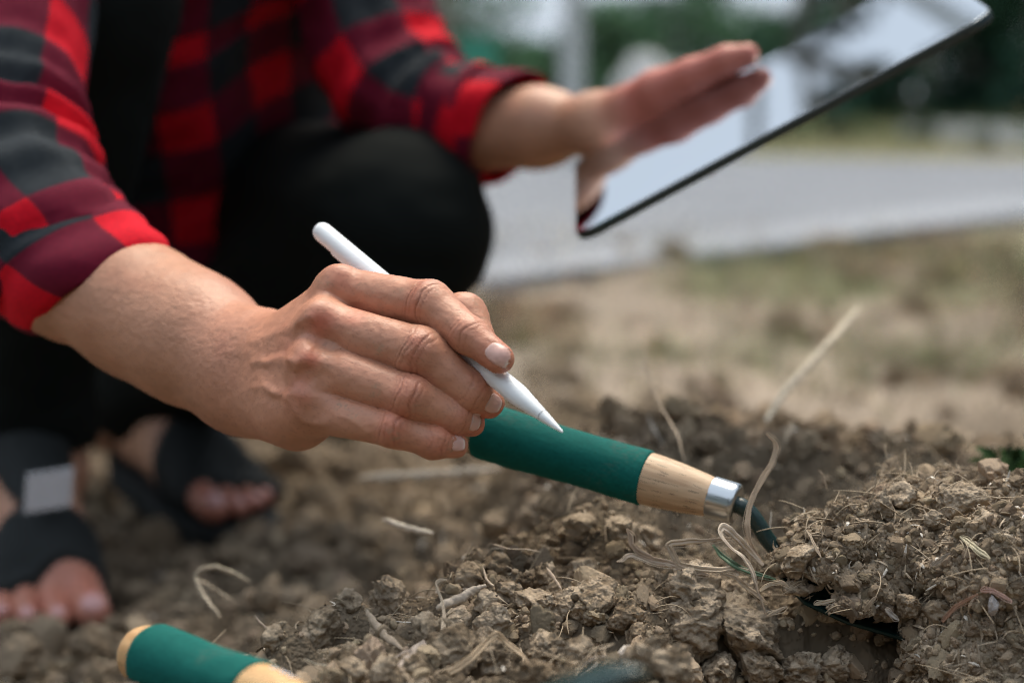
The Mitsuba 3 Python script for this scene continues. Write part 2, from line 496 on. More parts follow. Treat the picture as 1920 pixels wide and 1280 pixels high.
LTH = J((1128, 228, 1.205, .0165), (1178, 204, 1.185, .0150), (1232, 172, 1.170, .0140), (1300, 144, 1.155, .0118), (1362, 115, 1.142, .0094), (1402, 103, 1.135, .0070))
LARM = J((772, 195, 1.30, .036), (900, 243, 1.27, .0285), (1010, 240, 1.24, .0235), (1110, 234, 1.205, .0165))


def left_hand(p):
    d = smin(chain(p, LARM[0][1:], LARM[1][1:], .02), chain(p, LTH[0], LTH[1], .004), .014)
    palm = rcone(p, P(1118, 238, 1.205), tab(.035, .165, -.028), .016, .014)
    palm = smin(palm, rcone(p, P(1118, 238, 1.205), tab(.095, .170, -.026), .016, .012), .012)
    d = smin(d, palm, .012)
    for i, (l, e) in enumerate(((.030, .085), (.052, .070), (.073, .068), (.094, .078))):
        d = np.minimum(d, smin(palm, chain(p, [tab(l, .155, -.021), tab(l + .003, .115, -.0185), tab(l + .005, e, -.0155)], [.0095, .0085, .007], .003), .006))
    return d


def foot(q):
    """x towards the toes, y towards the big toe's side, z up, heel at the origin."""
    d = rcone(q, (.025, 0, .032), (.165, .022, .020), .030, .021)
    d = smin(d, rcone(q, (.025, 0, .030), (.150, -.028, .016), .028, .016), .03)
    d = smin(d, rcone(q, (.035, 0, .10), (.125, .008, .036), .033, .026), .04)
    toes = ball(q, (.2, .03, .016), .001)
    for a, b, ra, rb in (((.172, .030, .018), (.222, .034, .014), .0145, .0130), ((.175, .008, .016), (.222, .010, .011), .0105, .0090),
                         ((.172, -.010, .015), (.212, -.011, .010), .0100, .0085), ((.165, -.025, .014), (.200, -.028, .010), .0095, .0080), ((.152, -.038, .013), (.184, -.044, .009), .0090, .0076)):
        toes = np.minimum(toes, rcone(q, a, b, ra, rb))
    return smin(d, toes, .010)


def frame_foot(heel, toe, mirror):
    x = unit(toe - heel)
    y = unit(np.cross([0, 0, 1], x)) * mirror
    z = np.cross(x, y) * mirror
    return heel, np.stack([x, y, z]) * .9


TOE_R = P(82, 1150, 1.18) + [0, 0, -.014]
HEEL_R = TOE_R + np.array([-.062, .190, .012])
FOOT_R = frame_foot(HEEL_R, TOE_R, 1.0)
TOE_L = P(470, 965, 1.44) + [0, 0, -.004]
HEEL_L = TOE_L + .204 * unit(P(195, 815, 1.66) - TOE_L)
FOOT_L = frame_foot(HEEL_L, TOE_L, -1.0)


def to_foot(p, fr):
    return (p - fr[0]) @ fr[1].T / .81


def legs(p, grow):
    d = rcone(p, HIP_R, KNEE_R, .080 + grow, .056 + grow)
    e = rcone(p, HIP_L, KNEE_L, .078 + grow, .060 + grow)
    d = smin(d, rcone(p, KNEE_R, ANK_R, .056 + grow, .036 + grow), .02)
    e = smin(e, rcone(p, KNEE_L, ANK_L, .060 + grow, .038 + grow), .02)
    return d, e


def body(p):
    d = smin(*legs(p, -.008), .05)
    d = smin(d, rcone(p, HIP, (NECK + HIP) / 2, .10, .085), .05)
    d = smin(d, rcone(p, (NECK + HIP) / 2, NECK, .085, .07), .05)
    d = smin(d, rcone(p, SH_R, SH_L, .045, .045), .05)
    head = NECK + np.array([.06, -.07, .20])
    d = smin(d, rcone(p, NECK, head + [-.01, .02, -.06], .055, .05), .03)
    hd = smin(rcone(p, head + [-.02, .03, .03], head + [.01, -.02, .0], .082, .075), rcone(p, head, head + [.035, -.055, -.075], .06, .035), .04)
    fx = unit(np.array([.55, -.83, -.25]))
    hd = smin(hd, rcone(p, head + fx * .08 + [0, 0, .01], head + fx * .108 + [0, 0, -.02], .009, .014), .01)
    sd = unit(np.cross(fx, [0, 0, 1]))
    for s in (-1, 1):
        hd = smin(hd, ball(p, head + sd * s * .078 + [0, 0, -.01], .017), .006)
        hd = np.maximum(hd, -ball(p, head + fx * .098 + sd * s * .034 + [0, 0, .012], .013))
    d = smin(d, hd, .02)
    d = smin(d, smin(rcone(p, SH_R, P(-6, 150, 1.03), .034, .026), rcone(p, P(-6, 150, 1.03), ARM[0][0], .026, .024), .02), .03)
    d = smin(d, rcone(p, ARM[0][0], P(100, 490, .918), .024, .023), .02)
    d = smin(d, rcone(p, SH_L, ELB_L, .036, .028), .03)
    d = smin(d, rcone(p, ELB_L, P(880, 242, 1.275), .028, .024), .02)
    d = smin(d, rcone(p, ANK_R, FOOT_R[0] + [0.02, -.02, .06], .034, .034), .03)
    d = smin(d, rcone(p, ANK_L, FOOT_L[0] + [0.02, -.02, .05], .034, .034), .03)
    return d


def skin_color(v, pink=0.0):
    c = np.array([.455, .238, .155]) * (1 + .18 * (fbm(v * 40, 3, 31) - .5)[:, None])
    pk = np.clip(pink + .5 * (fbm(v * 60, 2, 32) - .5), 0, 1)[:, None] if np.ndim(pink) else np.full((len(v), 1), pink)
    return np.clip(c * (1 - pk) + c * np.array([1.03, .62, .72]) * pk, .02, .9)


hv, hf = surfnet(right_hand, HLO, HHI, .00064)
hv, hf, hc = finish_hand(hv, hf)
print('hand tris', len(hf))
lv, lf = surfnet(left_hand, np.array([-.12, 1.0, .22]), np.array([.26, 1.4, .54]), .0022)
luv = PX(lv)
lc = skin_color(lv, sm(1090, 1200, luv[:, 0]) * 1.0)
bv, bf = surfnet(body, np.array([-.62, .98, -.04]), np.array([.12, 1.95, 1.05]), .009)
bc = skin_color(bv, 0.1)
head = NECK + np.array([.06, -.07, .20])
hair = ((bv - head) @ unit(np.array([.55, -.83, .2])) < .02) & (bv[:, 2] > head[2] - .07) | (bv[:, 2] > head[2] + .07)
bc[hair] = [.02, .016, .014]
parts, cols = [(hv, hf), (lv, lf), (bv, bf)], [hc, lc, bc]
for fr in (FOOT_R, FOOT_L):
    q, qf = surfnet(lambda p: foot(p), np.array([-.03, -.085, -.02]), np.array([.26, .085, .15]), .0026)
    if fr is FOOT_L:
        qf = qf[:, ::-1]
    pk = sm(.11, .21, q[:, 0]) * .65
    nail = np.zeros(len(q))
    for cx, cy, cz, r in ((.226, .034, .022, .008), (.224, .010, .017, .005), (.214, -.011, .015, .005), (.202, -.028, .014, .0045), (.186, -.044, .013, .004)):
        nail = np.maximum(nail, sm(r * 1.3, r * .8, np.linalg.norm(q - [cx, cy, cz], axis=1)))
    c = skin_color(q * 1.0, pk)
    c = c * (1 - nail[:, None]) + np.array([.60, .34, .34]) * nail[:, None]
    parts.append((q @ fr[1] + fr[0], qf)); cols.append(c)
mv, mf = cat(parts)
put('person__body', (mv, mf), 'skin', smooth=True, color=np.vstack(cols), label='bare forearms, hands and feet')
tag('person', 'person in a red plaid shirt squatting on the soil with a stylus and a tablet', 'person')


# ---- finger nails
def nail(key, base, tipdir, length, width, roll, f=right_hand, lift=.00035, label=None):
    t = unit(tipdir)
    tocam = unit(CAM - base)
    dn = unit(tocam - t * (tocam @ t))
    w = np.cross(t, dn)
    dn, w = dn * math.cos(roll) + w * math.sin(roll), w * math.cos(roll) - dn * math.sin(roll)
    na, nb = 22, 17
    a, b = np.meshgrid(np.linspace(-1, 1, na), np.linspace(-1, 1, nb), indexing='ij')
    # superellipse: square-ish sides, round ends
    hw = np.sqrt(np.clip(1 - np.abs(a) ** 3.2, 0, 1))
    pt = base + t * (a * length / 2)[..., None] + w * (b * hw * width / 2)[..., None] + dn * .012
    p = pt.reshape(-1, 3)
    for _ in range(60):
        d = f(p)
        p = p - dn * np.clip(d, -.002, .002)[:, None] * .8
        # rays that pass the finger's side are drawn in to its surface
        sunk = ((p - base) @ dn) < -.55 * width
        g = gradient(f, p, 3e-4)
        p = np.where(sunk[:, None], p - g * d[:, None] * .5 + dn * .0, p)
    e = np.maximum(np.abs(a), np.abs(b)).ravel()
    free = sm(.55, 1.0, a.ravel())
    p = p + dn * (lift * (1 - sm(.86, 1, e)) + free * .0004 - sm(.97, 1, e) * .0009)[:, None]
    i = (np.arange(na - 1)[:, None] * nb + np.arange(nb - 1)[None])
    q = np.stack([i, i + nb, i + nb + 1, i + 1], -1).reshape(-1, 4)
    base_c = np.array([.60, .36, .31]); tip_c = np.array([.68, .58, .50]); lun = np.array([.62, .42, .37])
    tt = sm(.70, .86, a.ravel() + .10 * (1 - b.ravel() ** 2) - .05)[:, None]
    c = base_c * (1 - tt) + tip_c * tt
    ll = sm(-.55, -.8, a.ravel() - .25 * b.ravel() ** 2)[:, None]
    c = c * (1 - .6 * ll) + lun * .6 * ll
    c *= 1 + .06 * (noise(p * 900, 4) - .5)[:, None]
    dirt = np.clip(sm(.86, .97, a.ravel()) * (.3 + .9 * noise(p * 700, 6)) + .55 * sm(.80, .97, np.abs(b.ravel())) * noise(p * 800, 7) + .35 * sm(-.8, -.95, a.ravel()), 0, .75)[:, None]
    c = c * (1 - dirt) + np.array([.17, .10, .065]) * dirt
    put(key, (p, np.vstack([q[:, [0, 1, 2]], q[:, [0, 2, 3]]])), 'nail', smooth=True, color=c)


def dirn(k):
    return FING[k][0][3] - FING[k][0][2]


nail('person__body__fingernail', P(939, 667, .735), dirn('index'), .0112, .0088, .05)
nail('person__body__fingernail_001', P(925, 756, .752), dirn('middle') + .006 * FWD, .0098, .0088, -.15)
nail('person__body__fingernail_002', P(893, 792, .752), dirn('ring') + .004 * FWD, .0085, .0080, -.15)
nail('person__body__fingernail_003', P(862, 832, .745), dirn('little'), .0078, .0070, .10)


# ---- clothes
def cloth(key, centers, rx, ry, ref, nseg, per, amp, seed, turn=None, offs=(0, 0), thick=.0018, label=None, fold=None, bsdf='flannel', extra=0.0, shear=None):
    """An open tube of cloth with a turned-in rim at its end; uv in pattern repeats."""
    c = np.asarray(centers, float)
    m = len(c)
    rx, ry = np.broadcast_to(rx, m).astype(float), np.broadcast_to(ry, m).astype(float)
    t, x, y = frames(c, ref)
    s = np.r_[0, np.cumsum(np.linalg.norm(np.diff(c, axis=0), axis=1))]
    a = np.linspace(0, 2 * np.pi, nseg + 1)
    dirs = x[:, None] * np.cos(a)[None, :, None] + y[:, None] * np.sin(a)[None, :, None]
    r = np.sqrt((rx[:, None] * np.cos(a)) ** 2 + (ry[:, None] * np.sin(a)) ** 2)
    q = np.stack([np.cos(a)[None] * 2.2 + 0 * s[:, None], np.sin(a)[None] * 2.2 + 0 * s[:, None], s[:, None] * 16 + 0 * a[None]], -1)
    w = (fbm(q, 3, seed) - .5) * 2 + .6 * (1 - np.abs(2 * fbm(q * np.array([.8, .8, 2.2]) + 7, 2, seed + 1) - 1) * 2)
    r = r + amp * w * sm(0, .03, s[-1] - s + extra)[:, None]
    if fold is not None:
        r = r + fold(s[:, None], a[None])
    v = c[:, None] + dirs * r[..., None]
    if shear:
        v = v + t[:, None] * ((shear[0] * (dirs @ -FWD) + shear[1] * (dirs @ unit(np.array([.46, 0, .88])))) * r * (shear[3] + (1 - shear[3]) * sm(s[-1] - shear[2], s[-1], s))[:, None])[..., None]
    uv = np.stack([a[None] * (rx.mean() + ry.mean()) / 2 / per + offs[0] + 0 * s[:, None], s[:, None] / per + offs[1] + 0 * a[None] + (.10 * (fbm(q * .6, 2, seed + 4) - .5))], -1)
    back = np.arange(m - 1, m - 6, -1)
    vi = v[back] - dirs[back] * thick
    rim = v[-1:] * .5 + vi[:1] * .5 + t[-1] * thick * .6
    V = np.concatenate([v, rim, vi]).reshape(-1, 3)
    U = np.concatenate([uv, uv[-1:], uv[back]]).reshape(-1, 2)
    k, n1 = m + 1 + len(back), nseg + 1
    i = np.arange(k - 1)[:, None] * n1 + np.arange(nseg)[None]
    f = np.stack([i, i + 1, i + 1 + n1, i + n1], -1).reshape(-1, 4)
    put(key, (V, np.vstack([f[:, [0, 1, 2]], f[:, [0, 2, 3]]])), bsdf, smooth=True, uv=U, label=label)


# right sleeve: down from the shoulder, bent at the elbow, rolled up below it
rs = spline([P(0, -470, 1.14), P(-8, -200, 1.10), P(2, 60, 1.055), P(-18, 270, .990), P(36, 402, .947), P(100, 480, .925), P(132, 508, .916)], 150)
rr = np.interp(np.linspace(0, 1, 150), [0, .3, .55, .72, .85, 1], [.054, .050, .047, .047, .042, .036])


def elbow_folds(s, a):
    e = np.exp(-((s - .335) / .055) ** 2)
    return e * .0045 * np.sin(s * 2 * np.pi / .026 + 1.3 * np.cos(a + .6) + .5) * np.clip(.35 + np.cos(a - 2.4), 0, 1) + .0022 * np.sin(a * 3 + s * 30) * np.clip(s / .1, 0, 1)


cloth('person__shirt__sleeve', rs, rr, rr * 1.02, FWD, 140, .084, .0030, 41, offs=(.18, .32), fold=elbow_folds, shear=(.40, .50, .10, 0))
cu = spline([P(60, 436, .936), P(120, 490, .921), P(168, 531, .906), P(192, 549, .900)], 44)
cloth('person__shirt__cuff', cu, np.interp(np.linspace(0, 1, 44), [0, .08, .5, 1], [.0395, .0430, .0398, .0345]), np.interp(np.linspace(0, 1, 44), [0, .08, .5, 1], [.0395, .0432, .0400, .0348]), FWD, 140, .084, .0010, 47, offs=(.40, .62), thick=.003, extra=.02, shear=(.45, .62, .04, .75),
      fold=lambda s, a: .0012 * np.sin(a * 4 + 1) + .0008 * np.sin(s * 260))
# left sleeve
ls = spline([P(640, -350, 1.39), P(672, -120, 1.36), P(690, 30, 1.335), P(735, 140, 1.315), P(800, 206, 1.295), P(880, 228, 1.275), P(905, 232, 1.27)], 130)
lr = np.interp(np.linspace(0, 1, 130), [0, .35, .6, .8, 1], [.055, .047, .046, .040, .036])
cloth('person__shirt__sleeve_001', ls, lr, lr, FWD, 110, .084, .0042, 53, offs=(.05, .55),
      fold=lambda s, a: .0050 * np.exp(-((s - .30) / .07) ** 2) * np.sin(s * 2 * np.pi / .038 + np.cos(a)) + .0032 * np.sin(2 * a + s * 25))
lcu = spline([P(842, 222, 1.285), P(890, 236, 1.273), P(955, 238, 1.257)], 30)
cloth('person__shirt__cuff_001', lcu, np.linspace(.040, .0365, 30), np.linspace(.042, .0385, 30), FWD, 100, .084, .0024, 59, offs=(.81, .75), thick=.003, extra=.02, shear=(0, .50, .05, .35),
      fold=lambda s, a: .0030 * np.sin(a * 2 + 2.2) + .0014 * np.sin(a * 5))
# trunk of the shirt, open hem at the bottom
tc = spline([NECK + [0, 0, .01], NECK + [-.01, .03, -.05], (NECK + HIP) / 2 + [0.01, -.03, .03], P(330, 215, 1.50), P(330, 300, 1.53)], 110)
tx = np.interp(np.linspace(0, 1, 110), [0, .08, .3, .7, 1], [.06, .13, .165, .150, .158])
ty = np.interp(np.linspace(0, 1, 110), [0, .08, .3, .7, 1], [.06, .09, .115, .115, .130])
cloth('person__shirt', tc, tx, ty, unit(SH_L - SH_R), 150, .086, .0065, 61, offs=(.2, .1), extra=.03,
      fold=lambda s, a: .006 * np.sin(a * 7 + 3 * s) * np.clip(s / .4, 0, 1) + .008 * np.sin(a * 3 + 1.1) * np.clip(s / .4, 0, 1), label='red and black plaid flannel with rolled sleeves')


def trousers(p):
    d, e = legs(p, .004)
    d = smin(d, e, .03)
    d = smin(d, rcone(p, HIP, HIP + [.02, -.06, .10], .118, .11), .05)
    d = smin(d, rcone(p, ANK_R + [.005, -.02, .05], ANK_R + [.008, -.018, .005], .045, .047), .03)
    hem_r = (p - (ANK_R * 1.02 - KNEE_R * .02)) @ unit(ANK_R - KNEE_R)
    hem_l = (p - (ANK_L * .93 + KNEE_L * .07)) @ unit(ANK_L - KNEE_L)
    near_r = np.linalg.norm(p - ANK_R, axis=-1) < .12
    near_l = np.linalg.norm(p - ANK_L, axis=-1) < .12
    d = np.where(near_r | (p[:, 2] < .12) & (p[:, 1] < 1.45), np.maximum(d, .088 - p[:, 2]), d)
    return np.where(near_l, np.maximum(d, hem_l), d)


tv, tf = surfnet(trousers, np.array([-.56, .98, -.03]), np.array([.12, 1.86, .62]), .0065)
tn = gradient(trousers, tv, .002)
tv = tv + tn * ((fbm(tv * np.array([14, 14, 22]), 3, 71) - .5) * .012)[:, None]
put('person__trousers', (tv, tf), 'black_cloth', smooth=True)


def sandal(key, fr, straps):
    def place(q):
        return q @ fr[1] + fr[0]

    fl = fr is FOOT_L

    def add(name, fn, lo, hi, h, m):
        q, qf = surfnet(fn, np.array(lo), np.array(hi), h)
        put(name, (place(q), qf[:, ::-1] if fl else qf), m, smooth=True)

    def sole(q):
        w = np.stack([q[:, 0], q[:, 1], 0 * q[:, 0]], -1)
        d = smin(rcone(w, (.015, 0, 0), (.16, .002, 0), .036, .048), rcone(w, (.16, .002, 0), (.205, .006, 0), .048, .042), .02)
        z = np.abs(q[:, 2] + .013 - .010 * sm(.03, -.01, q[:, 0])) - .0115
        return np.maximum(d, z) + np.where((d > -.006) & (z > -.006), .0, .0)

    add(key + '__sole', sole, (-.04, -.07, -.045), (.27, .07, .02), .0035, 'sandal_rubber')
    for i, (x0, w, nz, z0) in enumerate(straps):
        def band(q, x0=x0, w=w, nz=nz, z0=z0):
            s = math.sqrt(1 - nz * nz) * q[:, 0] + nz * q[:, 2] - x0
            return np.maximum(np.maximum(foot(q) - .0042, np.abs(s) - w / 2), z0 - q[:, 2])
        add(key + '__strap' + (f'_{i:03d}' if i else ''), band, (-.06, -.085, -.02), (.24, .085, .16), .0028, 'sandal_rubber')


sandal('person__sandal', FOOT_R, [(.160, .040, .24, -.02), (.122, .026, .94, .02)])
sandal('person__sandal_001', FOOT_L, [(.166, .058, .24, -.02), (.122, .026, .94, .02)])
tag('person__sandal__strap', 'wide black forefoot strap')
# white label on the right ankle strap
tg = P(92, 918, 1.225)
gx, gz = np.array([.90, .40, -.05]), np.array([.10, .05, 1.0])
tgm = trimesh.creation.box((.030, .0025, .026))
tgm.vertices = tg + tgm.vertices[:, :1] * unit(gx) + tgm.vertices[:, 1:2] * unit(np.cross(gz, gx)) + (tgm.vertices[:, 2:] + .004 * tgm.vertices[:, :1] / .03) * unit(gz)
put('person__sandal__label_patch', tgm, 'white_tag', label='white woven patch on the ankle strap')

# ------------------------------------------------------------------ ground
CAV = P(1610, 1215, .745)[:2]


def ground_base(x, y):
    """The heap of dug soil in front, low ground round it."""
    p = np.stack([x, y, 0 * x], -1)
    wob = (fbm(p * 7, 3, 101) - .5)
    xl = np.clip(-.085 - .75 * (.78 - y), -.30, .02) + .09 * wob
    left = sm(xl - .13, xl + .05, x)
    back = 1 - sm(1.02, 1.50, y + .22 * wob + .10 * sm(.1, .5, x))
    right = 1 - sm(1.0, 1.6, x)
    h = .113 + .014 * sm(.70, .95, y) + .020 * (fbm(p * 5, 3, 103) - .5) * 2 - .012 * sm(.66, .50, y) - .016 * sm(.05, .12, x) * sm(1.0, .84, y)
    return h * left * back * right


def ground_h(x, y):
    p = np.stack([x, y, 0 * x], -1)
    m = ground_base(x, y)
    near = sm(1.9, 1.2, y)
    l1 = np.abs(fbm(p * 24, 2, 111) - .5) * 2
    l2 = np.abs(fbm(p * 75 + 3, 2, 112) - .5) * 2
    l3 = fbm(p * 260, 2, 113)
    fine = near * (.040 * (.5 - l1) + .014 * (.5 - l2) + .004 * (l3 - .5))
    lump = sm(.95, 1.1, y) * sm(1.9, 1.6, y) * .030 * (.5 - np.abs(fbm(p * 15 + 9, 3, 117) - .5) * 2)
    mid = lump * 0 + sm(1.2, 1.9, y) * sm(5.5, 3.0, y) * (.050 * (fbm(p * 5.5, 3, 115) - .5) + .030 * (.5 - np.abs(fbm(p * 13, 2, 116) - .5) * 2))
    cav = .080 * np.exp(-(((x - CAV[0]) / .050) ** 2 + ((y - CAV[1]) / .030) ** 2))
    feet = .022 * np.exp(-(((x + .32) / .12) ** 2 + ((y - 1.25) / .16) ** 2)) + .018 * np.exp(-(((x + .28) / .12) ** 2 + ((y - 1.53) / .16) ** 2))
    flat = 1 - .75 * (np.exp(-(((x + .33) / .13) ** 2 + ((y - 1.27) / .15) ** 2)) + np.exp(-(((x + .28) / .13) ** 2 + ((y - 1.53) / .13) ** 2)))
    far = sm(5, 14, y) * 0
    return m + (fine + lump) * np.clip(flat, .2, 1) + mid - cav - .004 - feet + far


def G(u, v, z=0.0):
    r = P(u, v, 1.0) - CAM
    return CAM + r * ((z - CAM[2]) / r[..., 2])[..., None]


def hit(u, v, lo=.42, hi=6.0):
    """Where the line of sight through (u, v) meets the soil."""
    u, v = np.atleast_1d(np.asarray(u, float)), np.atleast_1d(np.asarray(v, float))
    r = P(u, v, 1.0) - CAM
    t = np.full(len(u), lo)
    done = np.zeros(len(u), bool)
    while not done.all() and t.min() < hi:
        p = CAM + r * t[:, None]
        done |= (p[:, 2] < ground_h(p[:, 0], p[:, 1])) | (t > hi)
        t = np.where(done, t, t * 1.0022)
    return CAM + r * t[:, None]


def soil_color(p, seed=0):
    a = fbm(p * np.array([9, 9, 9]), 3, 121 + seed)[:, None]
    b = fbm(p * 120, 3, 122 + seed)[:, None]
    c = np.array([.188, .140, .094]) * (1 - a) + np.array([.395, .315, .230]) * a
    damp = sm(.44, .62, fbm(p * 38 + 2.7, 2, 126 + seed))[:, None]
    return c * (.62 + .76 * b) * (1 - .18 * damp)


def quads(m, n):
    i = np.arange(m - 1)[:, None] * n + np.arange(n - 1)[None]
    q = np.stack([i, i + 1, i + 1 + n, i + n], -1).reshape(-1, 4)
    return np.vstack([q[:, [0, 1, 2]], q[:, [0, 2, 3]]])


yr = np.r_[np.linspace(.02, .48, 24), np.arange(.484, 1.20, .0024), 1.2 * 1.0042 ** np.arange(0, 330), 4.79 * 1.035 ** np.arange(1, 40), 19 * 1.22 ** np.arange(0, 24)]
ta = np.r_[-1.45, -1.35, -1.2, -1.0, -.8, np.linspace(-.6, -.36, 40), np.linspace(-.355, .355, 300), np.linspace(.36, .6, 30), .8, 1.0, 1.2, 1.35, 1.45]
X = np.tan(ta)[None] * (yr[:, None] * 1.0 + .0)
Y = np.repeat(yr[:, None], len(ta), 1)
Z = ground_h(X.ravel(), Y.ravel())
gv = np.stack([X.ravel(), Y.ravel(), Z], -1)
gc = soil_color(gv)
dry = np.array([.365, .305, .245]); grass = np.array([.15, .175, .085]); straw_c = np.array([.42, .37, .24])
gp = np.stack([gv[:, 0], gv[:, 1], 0 * Z], -1)
w1 = sm(1.5, 2.2, gv[:, 1])[:, None]
n1 = fbm(gp * 1.6, 3, 131)[:, None]
gc = gc * .55 * (1 - w1) + (dry * (.45 + 1.0 * fbm(gp * 7, 3, 132)[:, None])) * w1
brown = sm(.46, .62, fbm(gp * np.array([3.2, 3.2, 1]), 3, 137))[:, None] * w1
gc = gc * (1 - .66 * brown * np.array([.88, 1, 1.08]))
green = (sm(.49, .62, fbm(gp * 2.1 + 5, 3, 133)) * sm(2.0, 3.2, gv[:, 1]))[:, None] * (gv[:, 1] < 9)[:, None]
gc = gc * (1 - .62 * green) + grass * .62 * green
fr = sm(9, 11, gv[:, 1])[:, None]
gc = gc * (1 - fr) + (straw_c * .42 + grass * .45) * fr * (.7 + .6 * fbm(gp * .6, 3, 134)[:, None])
put('ground', (gv, quads(len(yr), len(ta))), 'soil', smooth=True, color=np.clip(gc, .01, .9), kind='structure')

# ---- road beyond the soil, with a pale concrete edge
def strip(key, near, far, z, m, n=24, color=None, drop=.12):
    a = spline(G(np.array([p[0] for p in near], float), np.array([p[1] for p in near], float), z), n)
    b = spline(G(np.array([p[0] for p in far], float), np.array([p[1] for p in far], float), z), n)
    lo = a - [0, 0, drop]; lo2 = b - [0, 0, drop]
    v = np.stack([lo, a, b, lo2], 0).reshape(-1, 3)
    put(key, (v, quads(4, n)), m, kind='structure')


def road_col(p, n, uv):
    t = mikit.fbm(p.x * 3, p.y * 3, octaves=3)
    g = mikit.fbm(p.x * 120, p.y * 120, octaves=2)
    return mikit.mix(mi.Color3f(.130, .142, .162), mi.Color3f(.172, .185, .207), t) * (.8 + .4 * g)


def kerb_col(p, n, uv):
    return mi.Color3f(.215, .23, .255) * (.80 + .4 * mikit.fbm(p.x * 9, p.y * 9, p.z * 9, octaves=3))


mat('asphalt', mikit.proc(road_col), .8, .3)
mat('concrete', mikit.proc(kerb_col), .85, .3)
strip('road', [(-600, 640), (300, 560), (900, 492), (1400, 432), (1920, 372), (2600, 318)], [(-600, 285), (300, 288), (900, 292), (1400, 294), (1920, 301), (2600, 306)], .02, 'asphalt')
strip('kerb', [(-600, 700), (300, 605), (900, 526), (1400, 464), (1920, 400), (2600, 330)], [(-600, 640), (300, 560), (900, 490), (1400, 432), (1920, 371), (2600, 315)], .028, 'concrete')
strip('path', [(1690, 250), (1800, 262), (1950, 272), (2400, 285)], [(1690, 232), (1800, 232), (1950, 236), (2400, 242)], .03, 'concrete', drop=.2)


# ------------------------------------------------------------------ clods, crumbs and straw
ICO = {k: trimesh.creation.icosphere(subdivisions=k, radius=1.0) for k in (0, 1, 2, 3, 4)}


def clod_shape(level, seed, rough=1.0):
    r = np.random.default_rng(seed)
    m = ICO[level]
    v = m.vertices.copy()
    sc = r.uniform(.72, 1.15, 3)
    d = 1 + rough * (.75 * (fbm(v * 1.4 + seed * 3.1, 2, seed) - .5) + .55 * (.5 - np.abs(fbm(v * 2.8 + seed, 2, seed + 1) - .5) * 2))
    if level >= 3:
        d += rough * (.24 * (.5 - np.abs(fbm(v * 6 + seed, 2, seed + 2) - .5) * 2) + .20 * (fbm(v * 14 + seed, 3, seed + 3) - .5))
    # a few broken facets
    for _ in range(6):
        n = unit(r.normal(size=3)); c = r.uniform(.62, .95)
        s = (v * d[:, None]) @ n
        d = np.where(s > c, d * (c + (s - c) * .15) / np.maximum(s, 1e-9), d)
    return v * d[:, None] * sc, np.array(m.faces)


def rot_random(n, r):
    q = unit(r.normal(size=(n, 4)))
    w, x, y, z = q.T
    return np.stack([1 - 2 * (y * y + z * z), 2 * (x * y - z * w), 2 * (x * z + y * w), 2 * (x * y + z * w), 1 - 2 * (x * x + z * z), 2 * (y * z - x * w),
                     2 * (x * z - y * w), 2 * (y * z + x * w), 1 - 2 * (x * x + y * y)], -1).reshape(-1, 3, 3)


def scatter(pos, rad, level, seed, nvar=10, color=None, rough=1.0):
    """Many little clods as one mesh: (vertices, faces), colours."""
    r = np.random.default_rng(seed)
    R = rot_random(len(pos), r)
    var = r.integers(0, nvar, len(pos))
    V, Fc, C, n = [], [], [], 0
    col = soil_color(pos, 3) * r.uniform(.68, 1.30, (len(pos), 1)) * (1 + r.normal(0, .012, (len(pos), 3)))
    if color is not None:
        col = color
    for k in range(nvar):
        v, f = clod_shape(level, 500 + seed * 17 + k, rough)
        i = np.nonzero(var == k)[0]
        if not len(i):
            continue
        w = np.einsum('nij,vj->nvi', R[i], v) * rad[i][:, None, None] + pos[i][:, None]
        V.append(w.reshape(-1, 3)); C.append(np.repeat(col[i], len(v), 0))
        Fc.append((f[None] + (np.arange(len(i)) * len(v))[:, None, None]).reshape(-1, 3) + n)
        n += len(i) * len(v)
    return (np.vstack(V), np.vstack(Fc)), np.clip(np.vstack(C), .01, .9)


def power(n, lo, hi, a, r):
    u = r.random(n)
    return (lo ** -a + u * (hi ** -a - lo ** -a)) ** (-1 / a)


# heap of soil carried on the trowel's blade
HA, HB, HC_, HD = P(1745, 1068, .805), P(1905, 1185, .765), P(1560, 1075, .80), P(1850, 1030, .83)
BL0, BL1 = P(1452, 1034, .80), P(1990, 1205, .775)
BLS = P(1600, 1170, .768) - P(1612, 1085, .793)
BLT = unit(BL1 - BL0); BLS = BLS - BLT * (BLS @ BLT)
BLW = np.linalg.norm(BLS); BLS = BLS / BLW
BLN = np.cross(BLT, BLS); BLN = BLN if BLN[2] > 0 else -BLN


def ellips(p, c, r):
    q = (p - c) / r
    k0 = np.linalg.norm(q, axis=-1)
    return k0 * (k0 - 1) / np.maximum(np.linalg.norm(q / r, axis=-1), 1e-6)


def heap_smooth(p):
    d = ellips(p, HA, np.array([.062, .046, .036]))
    d = smin(d, ellips(p, HD, np.array([.060, .05, .034])), .02)
    d = smin(d, ellips(p, HC_, np.array([.036, .034, .027])), .018)
    q = p - BL0
    sd_ = (q @ BLS) / BLW
    d = np.maximum(d, -(q @ BLN) - .009 * np.clip(1 - sd_ ** 2, 0, 1) + .001)
    d = np.maximum(d, q @ BLS - BLW * 1.04)
    return smin(d, ellips(p, HB, np.array([.046, .040, .050])), .012)


def heap(p):
    n = .026 * (fbm(p * 30, 2, 141) - .5) - .011 * (np.abs(fbm(p * 70, 2, 142) - .5) * 2 - .5) - .005 * (np.abs(fbm(p * 180, 2, 143) - .5) * 2 - .5)
    return heap_smooth(p) + n


